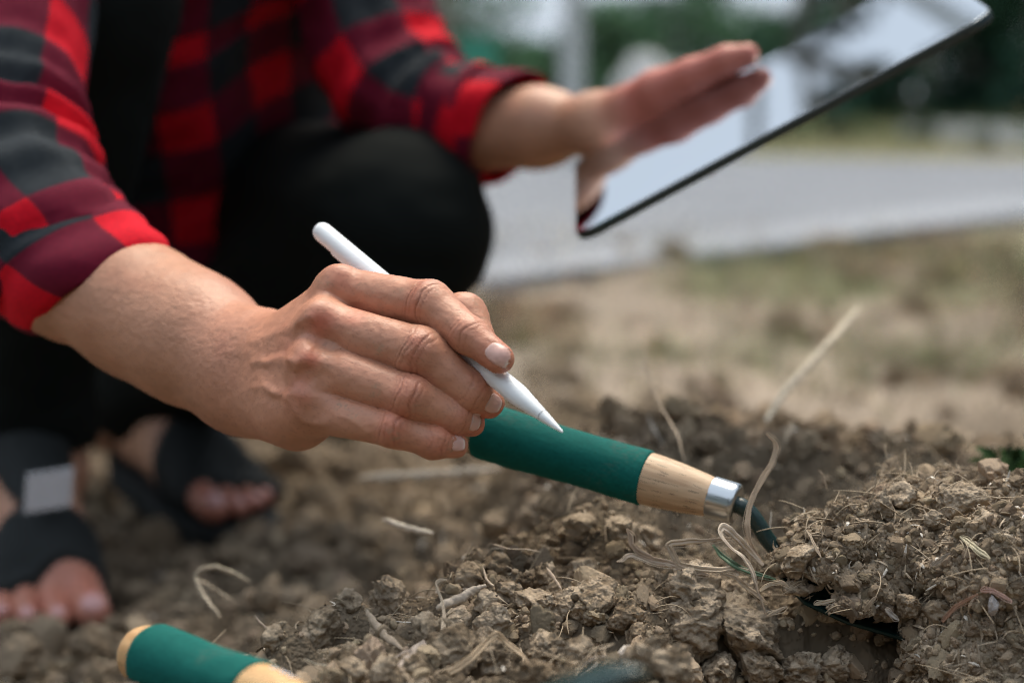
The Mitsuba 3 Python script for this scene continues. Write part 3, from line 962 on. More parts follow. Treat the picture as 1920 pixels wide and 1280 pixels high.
hpv, hpf = surfnet(heap, np.array([.09, .67, .03]), np.array([.34, .93, .24]), .0021)
put('soil_heap__mass', (hpv, hpf), 'clod_soil', smooth=True, color=np.clip(soil_color(hpv) * .92, .01, .9))
tag('soil_heap', 'mounded heap of crumbly soil scooped up on the dark green trowel blade', 'soil')


def hit_heap(u, v):
    r = P(u, v, 1.0) - CAM
    r = unit(r)
    t = .6
    for _ in range(160):
        d = heap_smooth((CAM + r * t)[None])[0]
        t += d * .8
    return CAM + r * t


rr_ = np.random.default_rng(77)
# crumbs on the near soil, by size
cr = []
def on_ground(n, x0, x1, y0, y1, r):
    y = r.uniform(y0 ** .5, y1 ** .5, n) ** 2
    x = r.uniform(-1, 1, n) * .31 * y + .0
    x = x0 + (x1 - x0) * (x + .31 * y) / (.62 * y) if x0 is not None else x
    return np.stack([x, y, ground_h(x, y)], -1)


def bias(pos, keep, r):
    return pos[r.random(len(pos)) < keep(pos)]


pos = on_ground(24000, None, None, .52, 1.02, rr_)
pos = bias(pos, lambda p: .35 + .65 * sm(.42, .56, fbm(p * 22, 2, 151)), rr_)
rad = power(len(pos), .0006, .0036, 1.5, rr_)
sml = rad < .0016
m0, c0 = scatter(pos[sml] + [0, 0, .0005], rad[sml], 0, 9, 8)
m1, c1 = scatter(pos[~sml] + [0, 0, .0006], rad[~sml], 1, 1, 14, rough=1.3)
pos = on_ground(900, None, None, .52, 1.15, rr_)
rad = power(len(pos), .0030, .0085, 2.0, rr_)
m2, c2 = scatter(pos + np.stack([0 * rad, 0 * rad, rad * .15], -1), rad, 3, 2, 16, rough=1.25)
pos = on_ground(2600, None, None, 1.0, 1.75, rr_)
rad = power(len(pos), .0025, .013, 1.7, rr_)
m3, c3 = scatter(pos + np.stack([0 * rad, 0 * rad, rad * .2], -1), rad, 2, 3, 14, rough=1.6)
pos = on_ground(2200, None, None, 1.7, 4.2, rr_)
pos = bias(pos, lambda p: .1 + .9 * sm(.48, .60, fbm(p * np.array([3.2, 3.2, 0]), 3, 137)), rr_)
rad = power(len(pos), .008, .040, 1.7, rr_)
m4, c4 = scatter(pos, rad, 2, 4, 10)
M, Cc = cat([m0, m1, m2, m3, m4]), np.vstack([c0, c1, c2, c3, c4 * .62])
put('soil_crumbs', M, 'crumb', smooth=False, color=Cc, label='loose crumbs of dry tan and brown soil covering the dug ground', cat='soil', kind='stuff')
# crumbs of the heap
hn = gradient(heap, hpv, .001)
ok = np.nonzero((hn @ unit(np.array([-.2, -.7, .8]))) > -.1)[0]
i = rr_.choice(ok, 6500)
rad = power(len(i), .0006, .0028, 1.6, rr_)
sml = rad < .0014
a0, b0 = scatter(hpv[i][sml], rad[sml], 0, 15, 8)
a1, b1 = scatter(hpv[i][~sml], rad[~sml], 1, 5, 14, rough=1.3)
i = rr_.choice(ok, 130)
rad = power(len(i), .0026, .0058, 2.0, rr_)
a2, b2 = scatter(hpv[i] + hn[i] * (rad * .1)[:, None], rad, 3, 6, 14, rough=1.3)
put('soil_heap__crumbs', cat([a0, a1, a2]), 'crumb', color=np.vstack([b0, b1, b2]) * .85, kind='stuff')

# clods big enough to count, at the places where the photograph shows them: u, v, radius in pixels
CL = [(585, 1052, 34), (612, 1085, 26), (560, 1120, 30), (596, 1180, 34), (655, 1128, 22), (735, 1128, 36), (745, 1068, 34), (838, 1058, 30), (880, 1082, 22), (925, 1062, 24), (985, 1090, 16), (955, 1110, 22),
      (1018, 1085, 26), (1098, 1074, 34), (1120, 1122, 36), (1005, 1130, 34), (1066, 1140, 30), (915, 1130, 22), (922, 1170, 26), (1030, 1218, 28), (1170, 1160, 32), (1196, 1190, 22), (1312, 1110, 52), (1295, 1165, 46), (1400, 1180, 58), (1385, 1115, 30),
      (1215, 1240, 38), (1260, 1248, 34), (855, 1225, 46), (905, 1235, 36), (800, 1180, 24), (718, 1255, 22), (660, 1262, 24), (1000, 1262, 34), (1085, 1215, 18), (1340, 1262, 34), (1425, 1250, 36), (1500, 1255, 32), (1150, 1272, 20), (860, 1165, 20), (780, 1252, 18), (1560, 1245, 26),
      (690, 1010, 24), (780, 985, 26), (850, 1000, 30), (930, 985, 26), (1010, 960, 30), (1090, 990, 28), (1160, 1005, 30), (960, 1020, 24), (1220, 1010, 28), (690, 960, 30), (640, 1000, 26), (1460, 840, 24), (1330, 835, 22), (1600, 870, 22), (1240, 872, 24), (1180, 806, 26), (1545, 806, 26), (1900, 850, 40),
      (505, 1110, 30), (470, 1170, 26), (520, 1200, 24), (90, 1190, 40), (40, 1230, 44), (160, 1200, 36), (250, 1120, 40), (330, 1090, 36), (300, 1010, 40), (260, 960, 34), (510, 930, 40), (560, 870, 44), (600, 930, 36), (640, 880, 36), (440, 1040, 30)]
special = {(1400, 1180): 'large smooth brown soil clod below the bent dry blades, beside the dark hollow', (1312, 1110): 'big blocky tan soil clod right under the folded dry grass blades', (1098, 1074): 'flat topped angular tan clod standing above the soil between handle and front edge',
           (855, 1225): 'rounded clod with a bent dry blade across it at the front edge', (585, 1052): 'topmost knobbly clod at the left shoulder of the dug soil', (1900, 850): 'dark clod at the right edge behind the soil heap', (838, 1058): 'small round crumbly clod left of the soil centre, edges lit'}
special.update({(612, 1085): 'knobbly clod just below the topmost one at the left shoulder', (596, 1180): 'pyramid shaped clod above the second tool handle', (560, 1120): 'dark rounded clod left of the pyramid shaped one', (735, 1128): 'crumbling clod with husks on its face above the thick grey root', (745, 1068): 'blocky soft clod left of the small crumbly round one', (1120, 1122): 'pale angular clod right below the flat topped clod', (1005, 1130): 'flaky layered clod in the middle of the sharp soil', (1066, 1140): 'broad tan clod right of the flaky layered one', (1170, 1160): 'long ridged clod above the curled grey leaf', (1295, 1165): 'rough lower lump under the big blocky clod', (1385, 1115): 'dark crumbly lump between the big blocky clod and the looped grass', (1215, 1240): 'large tan front clod right of the curled grey leaf', (1260, 1248): 'smooth wedge shaped clod beside the large tan front clod', (905, 1235): 'clod in shadow under the roof-like bent grass blade', (1000, 1262): 'front edge clod below the end of the bent tan blade', (1340, 1262): 'crusty front edge clod left of the dark hollow', (1425, 1250): 'flat front clod just below the large smooth brown one', (1500, 1255): 'grey flecked front clod under the dark hollow', (850, 1000): 'soft tan clod directly below the little finger, slightly blurred', (1010, 960): 'soft clod under the middle of the green grip', (1160, 1005): 'soft clod under the pale wooden neck of the trowel', (922, 1170): 'small striped clod right of the bark covered root', (1018, 1085): 'rough upright clod left of the flat topped one'})
uu = np.array([c[0] for c in CL], float); vv = np.array([c[1] for c in CL], float); pr = np.array([c[2] for c in CL], float)
H = hit(uu, vv + pr * .55)
dd = PX(H)[:, 2]
for k, c in enumerate(CL):
    rad = pr[k] * dd[k] / F
    lev = 4 if (c[2] >= 26 and dd[k] < .85) else 3 if dd[k] < 1.1 else 2
    v, f = clod_shape(lev, 900 + k, 1.0)
    R = rot_random(1, rr_)[0]
    v = v @ R.T * rad + H[k] + [0, 0, rad * .5]
    if dd[k] < 1:
        nn = unit(v - v.mean(0))
        v = v + nn * ((.5 - np.abs(fbm(v * 210, 2, 161) - .5) * 2) * .0042 + (fbm(v * 620, 2, 163) - .5) * .0022)[:, None] * min(1, rad / .008)
    col = soil_color(v, 5) * rr_.uniform(.86, 1.12)
    key = numbered('soil_clod')
    lab = special.get(c[:2])
    where = 'weathered tan soil clod half sunk in the sharp foreground soil' if dd[k] < .86 and c[0] > 540 else 'blurred brown soil clod on the ground near the sandals' if c[0] < 540 or dd[k] > 1.3 and c[0] < 700 else 'blurred brown soil clod on the crest behind the garden trowel'
    grp = None if lab else 'clods in the sharp soil' if dd[k] < .86 and c[0] > 540 else 'clods near the sandals' if 'sandals' in where else 'clods behind the trowel'
    put(key, (v, f), 'clod_soil' if dd[k] < 1 else 'soil', smooth=True, color=np.clip(col, .01, .9), label=lab or where, cat='soil clod', group=grp)
# clods on the heap
for k, (u, v_, r_, lab) in enumerate([(1800, 948, 40, 'largest brown clod on top of the soil heap'), (1754, 978, 19, 'small pale rounded clod on the heap just below the largest one'), (1566, 968, 20, 'angular clod on the left slope of the soil heap'), (1650, 952, 24, 'broad tan clod near the top left of the heap'),
                                       (1690, 935, 22, 'dark mossy clod at the crest of the soil heap'), (1836, 935, 16, 'small clod at the crest right of the largest one'), (1805, 992, 17, 'flat tan clod under the largest clod of the heap'), (1500, 1050, 26, 'tan clod where the trowel neck enters the heap'),
                                       (1890, 958, 14, 'small clod on the right crest of the heap'), (1700, 1130, 22, 'brown clod low on the heap above the blade edge')]):
    h = hit_heap(u, v_)
    rad = r_ * PX(h)[2] / F
    v, f = clod_shape(4, 1300 + k, .9)
    v = v @ rot_random(1, rr_)[0].T * rad + h
    nn = unit(v - v.mean(0))
    v = v + nn * ((.5 - np.abs(fbm(v * 210, 2, 162) - .5) * 2) * .0036 + (fbm(v * 620, 2, 164) - .5) * .002)[:, None] * min(1, rad / .008)
    put(numbered('soil_clod'), (v, f), 'clod_soil', smooth=True, color=np.clip(soil_color(v, 5), .01, .9), label=lab, cat='soil clod')


# ---- straw: short bits as stuff, the ones one can follow as things
def slivers(pos, nrm, n_len, n_wid, r, color):
    n = len(pos)
    a = unit(r.normal(size=(n, 3)) + 0)
    a = unit(a - nrm * (np.sum(a * nrm, 1) * r.uniform(.25, 1.0, n))[:, None])
    b = unit(np.cross(a, nrm + .3 * r.normal(size=(n, 3))))
    c = np.cross(a, b)
    L, W = n_len[:, None], n_wid[:, None]
    bend = (r.uniform(-.3, .3, n) * n_len)[:, None]
    rows = []
    for t, w in ((-1, .25), (-.35, 1.0), (.35, .9), (1, .2)):
        m = pos + a * L * t * .5 + c * bend * (1 - t * t)
        rows += [m + b * W * w * .5, m + c * W * .22 * w, m - b * W * w * .5, m - c * W * .22 * w]
    V = np.stack(rows, 1)
    f = []
    for s in range(3):
        for k in range(4):
            p, q = s * 4 + k, s * 4 + (k + 1) % 4
            f += [(p, q, q + 4), (p, q + 4, p + 4)]
    f += [(0, 2, 1), (0, 3, 2), (12, 13, 14), (12, 14, 15)]
    f = np.array(f)
    return (V.reshape(-1, 3), (f[None] + (np.arange(n) * 16)[:, None, None]).reshape(-1, 3)), np.repeat(color, 16, 0)


def straw_color(n, r):
    t = r.random((n, 1))
    c = np.array([.20, .145, .095]) * (1 - t) + np.array([.46, .37, .27]) * t
    pale = r.random((n, 1)) < .05
    return np.where(pale, np.array([.62, .57, .50]), c) * r.uniform(.7, 1.15, (n, 1))


pos = on_ground(12000, None, None, .53, 1.15, rr_)
pos = bias(pos, lambda p: .2 + .8 * sm(.45, .6, fbm(p * 16, 2, 171)), rr_)
n = len(pos)
s1, k1 = slivers(pos + [0, 0, .0012], np.tile([0, 0, 1.0], (n, 1)), power(n, .003, .017, 1.4, rr_), rr_.uniform(.0004, .0014, n), rr_, straw_color(n, rr_))
i = rr_.choice(ok, 3000)
n = len(i)
s2, k2 = slivers(hpv[i] + hn[i] * .0012, hn[i], power(n, .002, .012, 1.3, rr_), rr_.uniform(.0004, .0015, n), rr_, straw_color(n, rr_))
pos = on_ground(2600, None, None, .98, 1.9, rr_)
n = len(pos)
s3, k3 = slivers(pos + [0, 0, .003], np.tile([0, 0, 1.0], (n, 1)), power(n, .008, .05, 1.3, rr_), rr_.uniform(.0010, .0030, n), rr_, straw_color(n, rr_) * 1.15)
put('straw_bits', cat([s1, s2, s3]), 'straw', color=np.clip(np.vstack([k1, k2, k3]), .02, .9), label='short chips of straw, root and husk scattered over the soil', cat='straw', kind='stuff')


def fibre_mesh(n, pos, r, ln, rad):
    out = []
    for k in range(n):
        d = r.normal(size=3); d[2] *= .35; d = unit(d)
        e = unit(r.normal(size=3))
        L = ln * r.uniform(.4, 1.3)
        c = np.array([pos[k] + d * L * t + e * L * .35 * (t * t - .3) + [0, 0, .003 + L * .10 * (1 - (2 * t - 1) ** 2)] for t in np.linspace(0, 1, 7)])
        out.append(tube(c, np.r_[np.full(5, rad), rad * .8, rad * .4], n=4))
    return cat(out)


fp = on_ground(700, None, None, .55, .95, rr_)
fh = hpv[rr_.choice(ok, 260)]
fb = fibre_mesh(960, np.vstack([fp, fh]), rr_, .020, .00024)
put('root_fibres', fb, 'straw', smooth=True, color=np.tile([.34, .27, .19], (len(fb[0]), 1)), label='fine dry root hairs sticking out of the soil', cat='roots', kind='stuff')


def blade(name, line, width, label, color=(.50, .40, .29), thick=.25, n=60, twist=1.0, cat_='dry grass', group=None, taper=(.35, .25), lead=0):
    """line: rows of (u, v, metres from the lens); width in pixels."""
    r = np.array(line, float)
    pts = P(r[:, 0], r[:, 1], r[:, 2])
    t = np.linspace(0, 1, n)
    lin = np.stack([np.interp(t * (len(pts) - 1), np.arange(len(pts)), pts[:, i]) for i in range(3)], -1)
    c = .45 * spline(pts, n) + .55 * lin
    c = c + (fbm(c * 200, 2, 77)[:, None] - .5) * np.array([.0005, .0005, .0007])
    d = PX(c)[:, 2]
    prof = np.minimum(1, taper[0] + (1 - taper[0]) * t / .18) * np.minimum(1, taper[1] + (1 - taper[1]) * (1 - t) / .22)
    w = 1.02 * width * d / F / 2 * prof * (1 + .7 * (fbm(c * 110, 2, len(scene)) - .5))
    tw = lead + twist * (fbm(c * 55, 2, len(scene) + 3) - .5) * 3
    flat = thick <= .4
    if flat:
        (v, f), row = ribbon(c, w * 1.05, np.minimum(.00045, w.mean() * .25), tw, -FWD, fold=.30)
        side = frames(c, -FWD)[2]
        for sg, a0, a1 in (((1, .35, 1.0), (-1, .0, .55)) if width >= 7 else ()):
            i0, i1 = int(a0 * n), int(a1 * n)
            if i1 - i0 < 8:
                continue
            tt = np.linspace(0, 1, i1 - i0)
            cc = c[i0:i1] + side[i0:i1] * (sg * w[i0:i1] * (.8 + 1.3 * (tt if sg > 0 else 1 - tt)) )[:, None] - FWD * .0004
            (v2, f2), r2 = ribbon(cc, w.mean() * .22 * (1.05 - tt if sg > 0 else .05 + tt), .00022, 0.6, -FWD)
            f = np.vstack([f, f2 + len(v)]); v = np.vstack([v, v2]); row = np.r_[row, r2]
        col_row = np.random.default_rng(len(scene)).uniform(.72, 1.18, 6)
        st = np.interp(row, [-1, -.55, -.1, .35, .72, 1.0], col_row)[:, None]
    else:
        v, f = tube(c, np.maximum(w * thick, .00022), w, n=14, ref=-FWD, twist=tw)
        v = v + unit(v - np.repeat(np.vstack([c, c[[0, -1]]]), [14] * n + [1, 1], 0) + 1e-9) * ((fbm(v * 420, 3, 6) - .5) * 1.1)[:, None] * w.mean() * (thick > .5)
        st = (.86 + .28 * noise(v * 1500, 5))[:, None]
    k = (.62 + .76 * fbm(v * 260, 3, 9))[:, None]
    put(numbered(name), (v, f), 'straw', smooth=not flat, color=np.clip(np.array(color) * .98 * k * st, .01, .9), label=label, cat=cat_, group=group)


D = .778
blade('dry_grass', [(1437, 812, .79), (1452, 826, .79), (1455, 842, .79), (1447, 868, .789), (1432, 892, .788), (1415, 925, .786), (1404, 955, .784), (1401, 985, .782), (1408, 1020, .782), (1430, 1056, .786)], 9, 'tall curled dry blade rising past the trowel neck', (.42, .32, .23), taper=(.5, .3))
blade('dry_grass', [(1432, 1058, D), (1410, 1038, D), (1389, 1015, D - .004), (1368, 995, D - .006), (1356, 988, D - .006), (1350, 996, D - .008), (1356, 1010, D - .01), (1368, 1024, D - .012), (1388, 1040, D - .014), (1403, 1058, D - .014), (1414, 1082, D - .014), (1420, 1105, D - .012), (1427, 1125, D - .010), (1438, 1154, D - .006)], 15, 'wide flat dry blade folded into a loop below the ferrule', (.50, .41, .32), n=110, twist=.6)
blade('dry_grass', [(1404, 1068, D), (1380, 1063, D), (1350, 1068, D), (1314, 1066, D), (1274, 1058, D), (1257, 1030, D), (1253, 1022, D), (1262, 1017, D), (1300, 1014, D), (1345, 1010, D), (1376, 1008, D)], 11, 'dry blade bent into a sharp corner left of the trowel neck', (.47, .37, .27), n=90, twist=.6)
blade('dry_grass', [(1175, 990, D), (1181, 1005, D), (1184, 1020, D), (1198, 1034, D), (1225, 1046, D), (1262, 1058, D), (1300, 1072, D), (1330, 1078, D)], 11, 'forked dry blade whose tip stands up left of the bent blades', (.42, .32, .24), taper=(.15, .4))
blade('dry_grass', [(1156, 1053, D), (1168, 1051, D), (1176, 1042, D), (1188, 1040, D), (1212, 1050, D), (1245, 1059, D), (1275, 1062, D)], 7, 'thin crooked dry blade reaching farthest left beside the bent blades', (.46, .38, .30), taper=(.2, .6))
blade('dry_grass', [(1352, 1075, D), (1375, 1080, D), (1398, 1098, D), (1425, 1120, D), (1440, 1132, D)], 8, 'short dry blade running down under the looped blade', (.44, .34, .24))
blade('dry_grass', [(1425, 1108, D - .012), (1445, 1095, D - .01), (1464, 1090, D - .01), (1480, 1100, D - .01)], 7, 'short dry blade crossing into the heap above the blade edge', (.46, .36, .25))
blade('dry_grass', [(1438, 1154, D - .006), (1455, 1146, D - .006), (1476, 1136, D - .004)], 9, 'broken blade stub at the foot of the looped blade', (.50, .40, .29))
blade('green_grass', [(1336, 1021, D + .006), (1352, 1040, D + .004), (1370, 1054, D), (1395, 1066, D), (1420, 1075, D), (1455, 1085, D)], 9, 'dark green grass blade among the dry blades at the trowel neck', (.075, .125, .075))
# front blades, sticks and leaves
blade('dry_grass', [(838, 1087, .735), (826, 1086, .735), (818, 1092, .733), (819, 1102, .731), (827, 1120, .728), (833, 1150, .722), (831, 1186, .713), (818, 1210, .705), (800, 1236, .697), (788, 1273, .684)], 9, 'long curved dry blade with a hooked tip in the front soil', (.44, .36, .27), taper=(.25, .8))
blade('dry_grass', [(798, 1280, .680), (848, 1258, .685), (885, 1233, .69), (916, 1200, .697), (932, 1187, .700), (947, 1199, .702), (970, 1221, .700), (990, 1240, .694)], 13, 'broad tan blade bent like a roof over a front clod', (.47, .35, .23), n=80)
blade('root_stick', [(688, 1143, .735), (698, 1167, .728), (722, 1190, .722), (740, 1205, .716), (756, 1220, .712)], 16, 'thick knobbly grey brown root lying left of centre', (.34, .27, .20), thick=.85, cat_='root')
blade('root_stick', [(820, 1141, .728), (845, 1128, .735), (868, 1119, .738), (890, 1107, .742), (910, 1098, .745)], 19, 'pale flaking bark covered root beside the hooked dry blade', (.46, .38, .30), thick=.8, cat_='root')
blade('dry_leaf', [(795, 1200, .706), (782, 1222, .70), (766, 1240, .692), (748, 1262, .684)], 26, 'narrow grey dry leaf pointing down left of the long curved blade', (.34, .28, .235), thick=.10, cat_='leaf', taper=(.1, .1))
blade('dry_leaf', [(1184, 1211, .70), (1174, 1222, .695), (1160, 1238, .69), (1130, 1248, .684), (1085, 1266, .675)], 24, 'curled pale grey dry leaf at the front edge near the dark green tip', (.35, .31, .275), thick=.12, cat_='leaf', taper=(.5, .3))
blade('dry_fibre', [(570, 1232, .70), (592, 1244, .70), (622, 1249, .698), (658, 1249, .697), (688, 1241, .70), (726, 1239, .70)], 3.2, 'long thin pale fibre lying on the lower left soil', (.50, .44, .34), thick=.8, cat_='fibre', twist=0)
blade('dry_fibre', [(478, 1153, .76), (498, 1176, .75), (520, 1194, .745), (545, 1204, .74), (565, 1210, .735)], 5, 'stiff brown stem just above the second handle', (.33, .25, .19), thick=.8, cat_='stem', twist=0)
blade('dry_fibre', [(925, 1020, .80), (950, 1027, .80), (985, 1030, .80), (1015, 1035, .80)], 3.5, 'thin curved root hair lying across the middle of the soil', (.45, .36, .27), thick=.8, cat_='fibre', twist=0)
blade('dry_fibre', [(905, 1060, .79), (912, 1085, .785), (925, 1096, .782), (940, 1100, .78)], 4, 'short bent straw standing left of the small round clods', (.45, .36, .27), thick=.8, cat_='fibre', twist=0)
blade('root_stick', [(1024, 1062, .78), (1040, 1085, .775), (1053, 1106, .77)], 7, 'short dark straight twig leaning between two clods', (.40, .31, .23), thick=.7, cat_='twig', twist=0)
# soft ones behind
blade('dry_grass_loop', [(470, 1091, .93), (440, 1074, .93), (404, 1062, .93), (378, 1066, .93), (367, 1080, .93), (378, 1110, .925), (394, 1132, .92), (414, 1156, .91)], 8, 'looped pale dry stem arching beside the left shoulder of the soil', (.50, .43, .33), thick=.8, twist=0)
blade('dry_grass_loop', [(368, 1082, .935), (392, 1099, .93), (412, 1110, .93), (436, 1125, .925)], 6, 'pale dry stem crossing inside the looped stem', (.48, .40, .30), thick=.8, twist=0)
blade('dry_stalk', [(1436, 790, 1.06), (1470, 735, 1.09), (1520, 680, 1.12), (1570, 625, 1.15), (1612, 578, 1.18)], 14, 'pale dry stalk leaning to the right behind the trowel, out of focus', (.62, .55, .44), thick=.7, twist=0, cat_='stalk', taper=(.6, .7))
blade('dry_stalk', [(672, 897, 1.16), (760, 892, 1.15), (850, 886, 1.14), (940, 880, 1.13)], 17, 'pale blurred stalk lying level under the writing hand', (.58, .50, .40), thick=.7, twist=0, cat_='stalk')
blade('dry_stalk', [(718, 972, .90), (750, 985, .895), (785, 996, .89), (812, 1000, .885)], 11, 'short whitish stub of stalk on the soil below the hand', (.60, .54, .46), thick=.7, twist=0, cat_='stalk')
blade('dry_fibre', [(1210, 655, .98), (1212, 700, .97), (1238, 760, .95), (1270, 815, .93), (1284, 868, .92)], 4.5, 'faint thin dry stem rising above the green grip', (.42, .33, .24), thick=.8, cat_='stem', twist=0)
blade('dry_fibre', [(1535, 880, .82), (1545, 895, .82), (1552, 920, .82)], 3, 'tiny upright fibre at the left top of the heap', (.42, .33, .24), thick=.8, cat_='fibre', twist=0)
blade('dry_fibre', [(1446, 955, .80), (1445, 975, .80), (1441, 1000, .80)], 4, 'short upright fibre right of the trowel neck', (.5, .43, .35), thick=.8, cat_='fibre', twist=0)
for pts, w, lab, colr in (([(1767, 1166), (1792, 1136), (1833, 1113)], 9, 'reddish brown root arching on the right face of the heap', (.40, .24, .17)), ([(1838, 1108), (1862, 1106), (1898, 1128)], 10, 'pinkish root end on the right side of the heap', (.46, .29, .24)),
                         ([(1800, 1005), (1828, 1026), (1857, 1047)], 9, 'pale yellow sliver of straw on the heap\'s upper right', (.46, .41, .28)), ([(1526, 1133), (1545, 1129), (1566, 1124)], 9, 'flat pale chip low on the left of the heap', (.38, .32, .24)),
                         ([(1622, 1148), (1632, 1130), (1644, 1117)], 8, 'dry chip leaning on the heap above the blade edge', (.36, .28, .20)), ([(1512, 992), (1526, 1020), (1540, 1045)], 5, 'straight dark straw on the heap\'s left slope', (.36, .28, .20)), ([(1660, 1140), (1672, 1150), (1686, 1162)], 8, 'grey chip just above the middle of the blade edge', (.34, .30, .26)), ([(1745, 1062), (1762, 1050), (1782, 1036)], 7, 'grey twig bit in the middle of the heap', (.36, .30, .24))):
    hp = np.array([hit_heap(*p) for p in pts])
    q = PX(hp)
    blade('straw_piece', [(a, b, c - .006) for a, b, c in q], w, lab, colr, thick=.35, n=24, twist=.5, cat_='straw')
hp = hit_heap(1863, 1136)
v, f = clod_shape(3, 3001, 1.0)
put('pebble', (v * [.0019, .0022, .0034] + hp, f), 'straw', smooth=True, color=np.tile([.40, .37, .36], (len(v), 1)), label='small white pebble on the right face of the heap', cat='pebble')

# ------------------------------------------------------------------ tools
def wood_mat(key, p0, p1, tone, dark):
    ax = unit(np.asarray(p1) - p0); sx = unit(np.cross(ax, [0, 0, 1])); sy = np.cross(ax, sx); o = np.asarray(p0)

    def fn(p, n, uv):
        q = p - mi.Point3f(*o.tolist())
        a = dr.dot(q, mi.Vector3f(*ax.tolist())); b = dr.dot(q, mi.Vector3f(*sx.tolist())); c = dr.dot(q, mi.Vector3f(*sy.tolist()))
        g = mikit.fbm(a * 26, b * 420, c * 420, octaves=3)
        pores = mikit.smoothstep(.70, .86, mikit.noise(a * 130 + 5, b * 1500, c * 1500))
        big = mikit.fbm(a * 12 + 3, b * 60, c * 60, octaves=2)
        col = mikit.mix(mi.Color3f(*dark), mi.Color3f(*tone), mikit.smoothstep(.25, .75, .6 * g + .4 * big))
        return col * (1 - .42 * pores)

    mat(key, mikit.proc(fn), .45, .4)


def disc_pad(prof):
    """Closes a lathe profile with rings on the axis."""
    return np.vstack([[prof[0][0], 1e-5], prof, [prof[-1][0], 1e-5]])


def trowel(key, p0, p1, bl0, bl1, side, half, wood, sag, neck, label, wl=None, foam0=.010, foam_len=.082):
    """p0: end cap, p1: end of the ferrule."""
    L = np.linalg.norm(p1 - p0)
    r = np.random.default_rng(5)
    w0, fo, fe = foam0, foam0 + foam_len, L - .0125
    s = np.linspace(0, 1, 40)
    cap = [(0, .0040), (.0004, .0068), (.0014, .0092), (.0032, .0106), (.006, .0113), (w0 + .004, .0117)]
    body = [(x, .0117 - .0030 * ((x - fo) / (fe - fo)) ** 1.6 if x > fo else .0117) for x in np.linspace(w0 + .006, fe + .004, 30)]
    put(key + '__handle', lathe(p0, p1, disc_pad(cap + body)), wood, smooth=50, label=wl)
    fx = np.linspace(w0, fo, 44)
    fp_ = [(w0, .0112), (w0, .0122), (w0 + .0006, .0127)] + [(x, .0128 - .0005 * ((x - w0) / (fo - w0)) + .0004 * math.sin(2 * x / foam_len * math.pi)) for x in fx[1:-1]] + [(fo - .0005, .0125), (fo, .0121), (fo, .0112)]
    v, f = lathe(p0, p1, disc_pad(fp_), 90)
    nn = v - (p0 + ((v - p0) @ unit(p1 - p0))[:, None] * unit(p1 - p0))
    v = v + unit(nn) * ((fbm(v * 900, 2, 201) - .5) * .00028 + (fbm(v * 110, 2, 202) - .5) * .0007)[:, None] * (np.linalg.norm(nn, axis=1) > .01)[:, None]
    put(key + '__grip_sleeve', (v, f), 'foam', smooth=50)
    fr_ = [(fe, .0087), (fe, .0091), (fe + .0006, .0094), (L - .003, .0092), (L - .0012, .0090), (L - .0004, .0082), (L, .0070), (L - .0004, .0052)]
    put(key + '__ferrule', lathe(p0, p1, disc_pad(fr_)), 'chrome', smooth=40)
    c = spline(neck, 40)
    put(key + '__neck', tube(c, np.interp(np.linspace(0, 1, 40), [0, .7, 1], [.0037, .0036, .0042]), n=20), 'green_paint', smooth=True)
    ax = unit(bl1 - bl0); nn = np.cross(ax, side); nn = nn if nn[2] > 0 else -nn
    u = np.linspace(0, 1, 60); w = np.linspace(-1, 1, 33)
    prof = np.interp(u, [0, .06, .15, .3, .7, .85, .95, 1], [.20, .55, .86, .98, .92, .72, .36, .06]) * half
    top = bl0 + (u[:, None] * np.linalg.norm(bl1 - bl0))[..., None] * ax + (prof[:, None] * w[None])[..., None] * side - (sag * (prof / half)[:, None] * (1 - w[None] ** 2))[..., None] * nn
    bot = top - nn * .0016
    V = np.concatenate([top.reshape(-1, 3), bot.reshape(-1, 3)])
    q = quads(60, 33); n0 = 60 * 33
    ring = np.r_[np.arange(33), np.arange(1, 60) * 33 + 32, n0 - 2 - np.arange(32), (np.arange(58, 0, -1)) * 33]
    nx = np.roll(ring, -1)
    f = np.vstack([q, q[:, ::-1] + n0, np.stack([ring, nx + n0, nx], 1), np.stack([ring, ring + n0, nx + n0], 1)])
    put(key + '__blade', (V, f), 'green_paint', smooth=50)
    tag(key, label, 'trowel')


t0, t1 = P(868, 797, .848), P(1384, 946, .800)
wood_mat('wood_pale', t0, t1, (.56, .40, .26), (.36, .22, .125))
trowel('garden_trowel', t0, t1, BL0, BL1, BLS, BLW, 'wood_pale', .010, [P(1376, 944, .801), P(1392, 950, .80), P(1408, 964, .80), P(1424, 986, .80), P(1440, 1012, .80), BL0 + BLT * .004, BL0 + BLT * .02 - BLN * .004],
       'garden trowel with green foam grip and pale wooden neck, its blade loaded with soil', foam0=.009)
q0 = P(258, 1222, .70)
q1 = P(500, 1312, .634)
q1 = q0 + unit(q1 - q0) * .122
wood_mat('wood_orange', q0, q1, (.62, .40, .20), (.47, .26, .11))
tip = P(1196, 1256, .50)
BM = P(860, 1450, .58)
trowel('garden_trowel_001', q0, q1, BM, tip, unit(np.cross(tip - BM, [0, 0, 1])), .020, 'wood_orange', -.010, [q1 - unit(q1 - q0) * .003, q1 + unit(q1 - q0) * .008, (q1 + BM) / 2 + unit(q1 - q0) * .006, BM, BM + unit(tip - BM) * .012],
       'second green gripped tool lying in the lower left corner, orange wooden end cap showing', foam0=.0125, foam_len=.070)


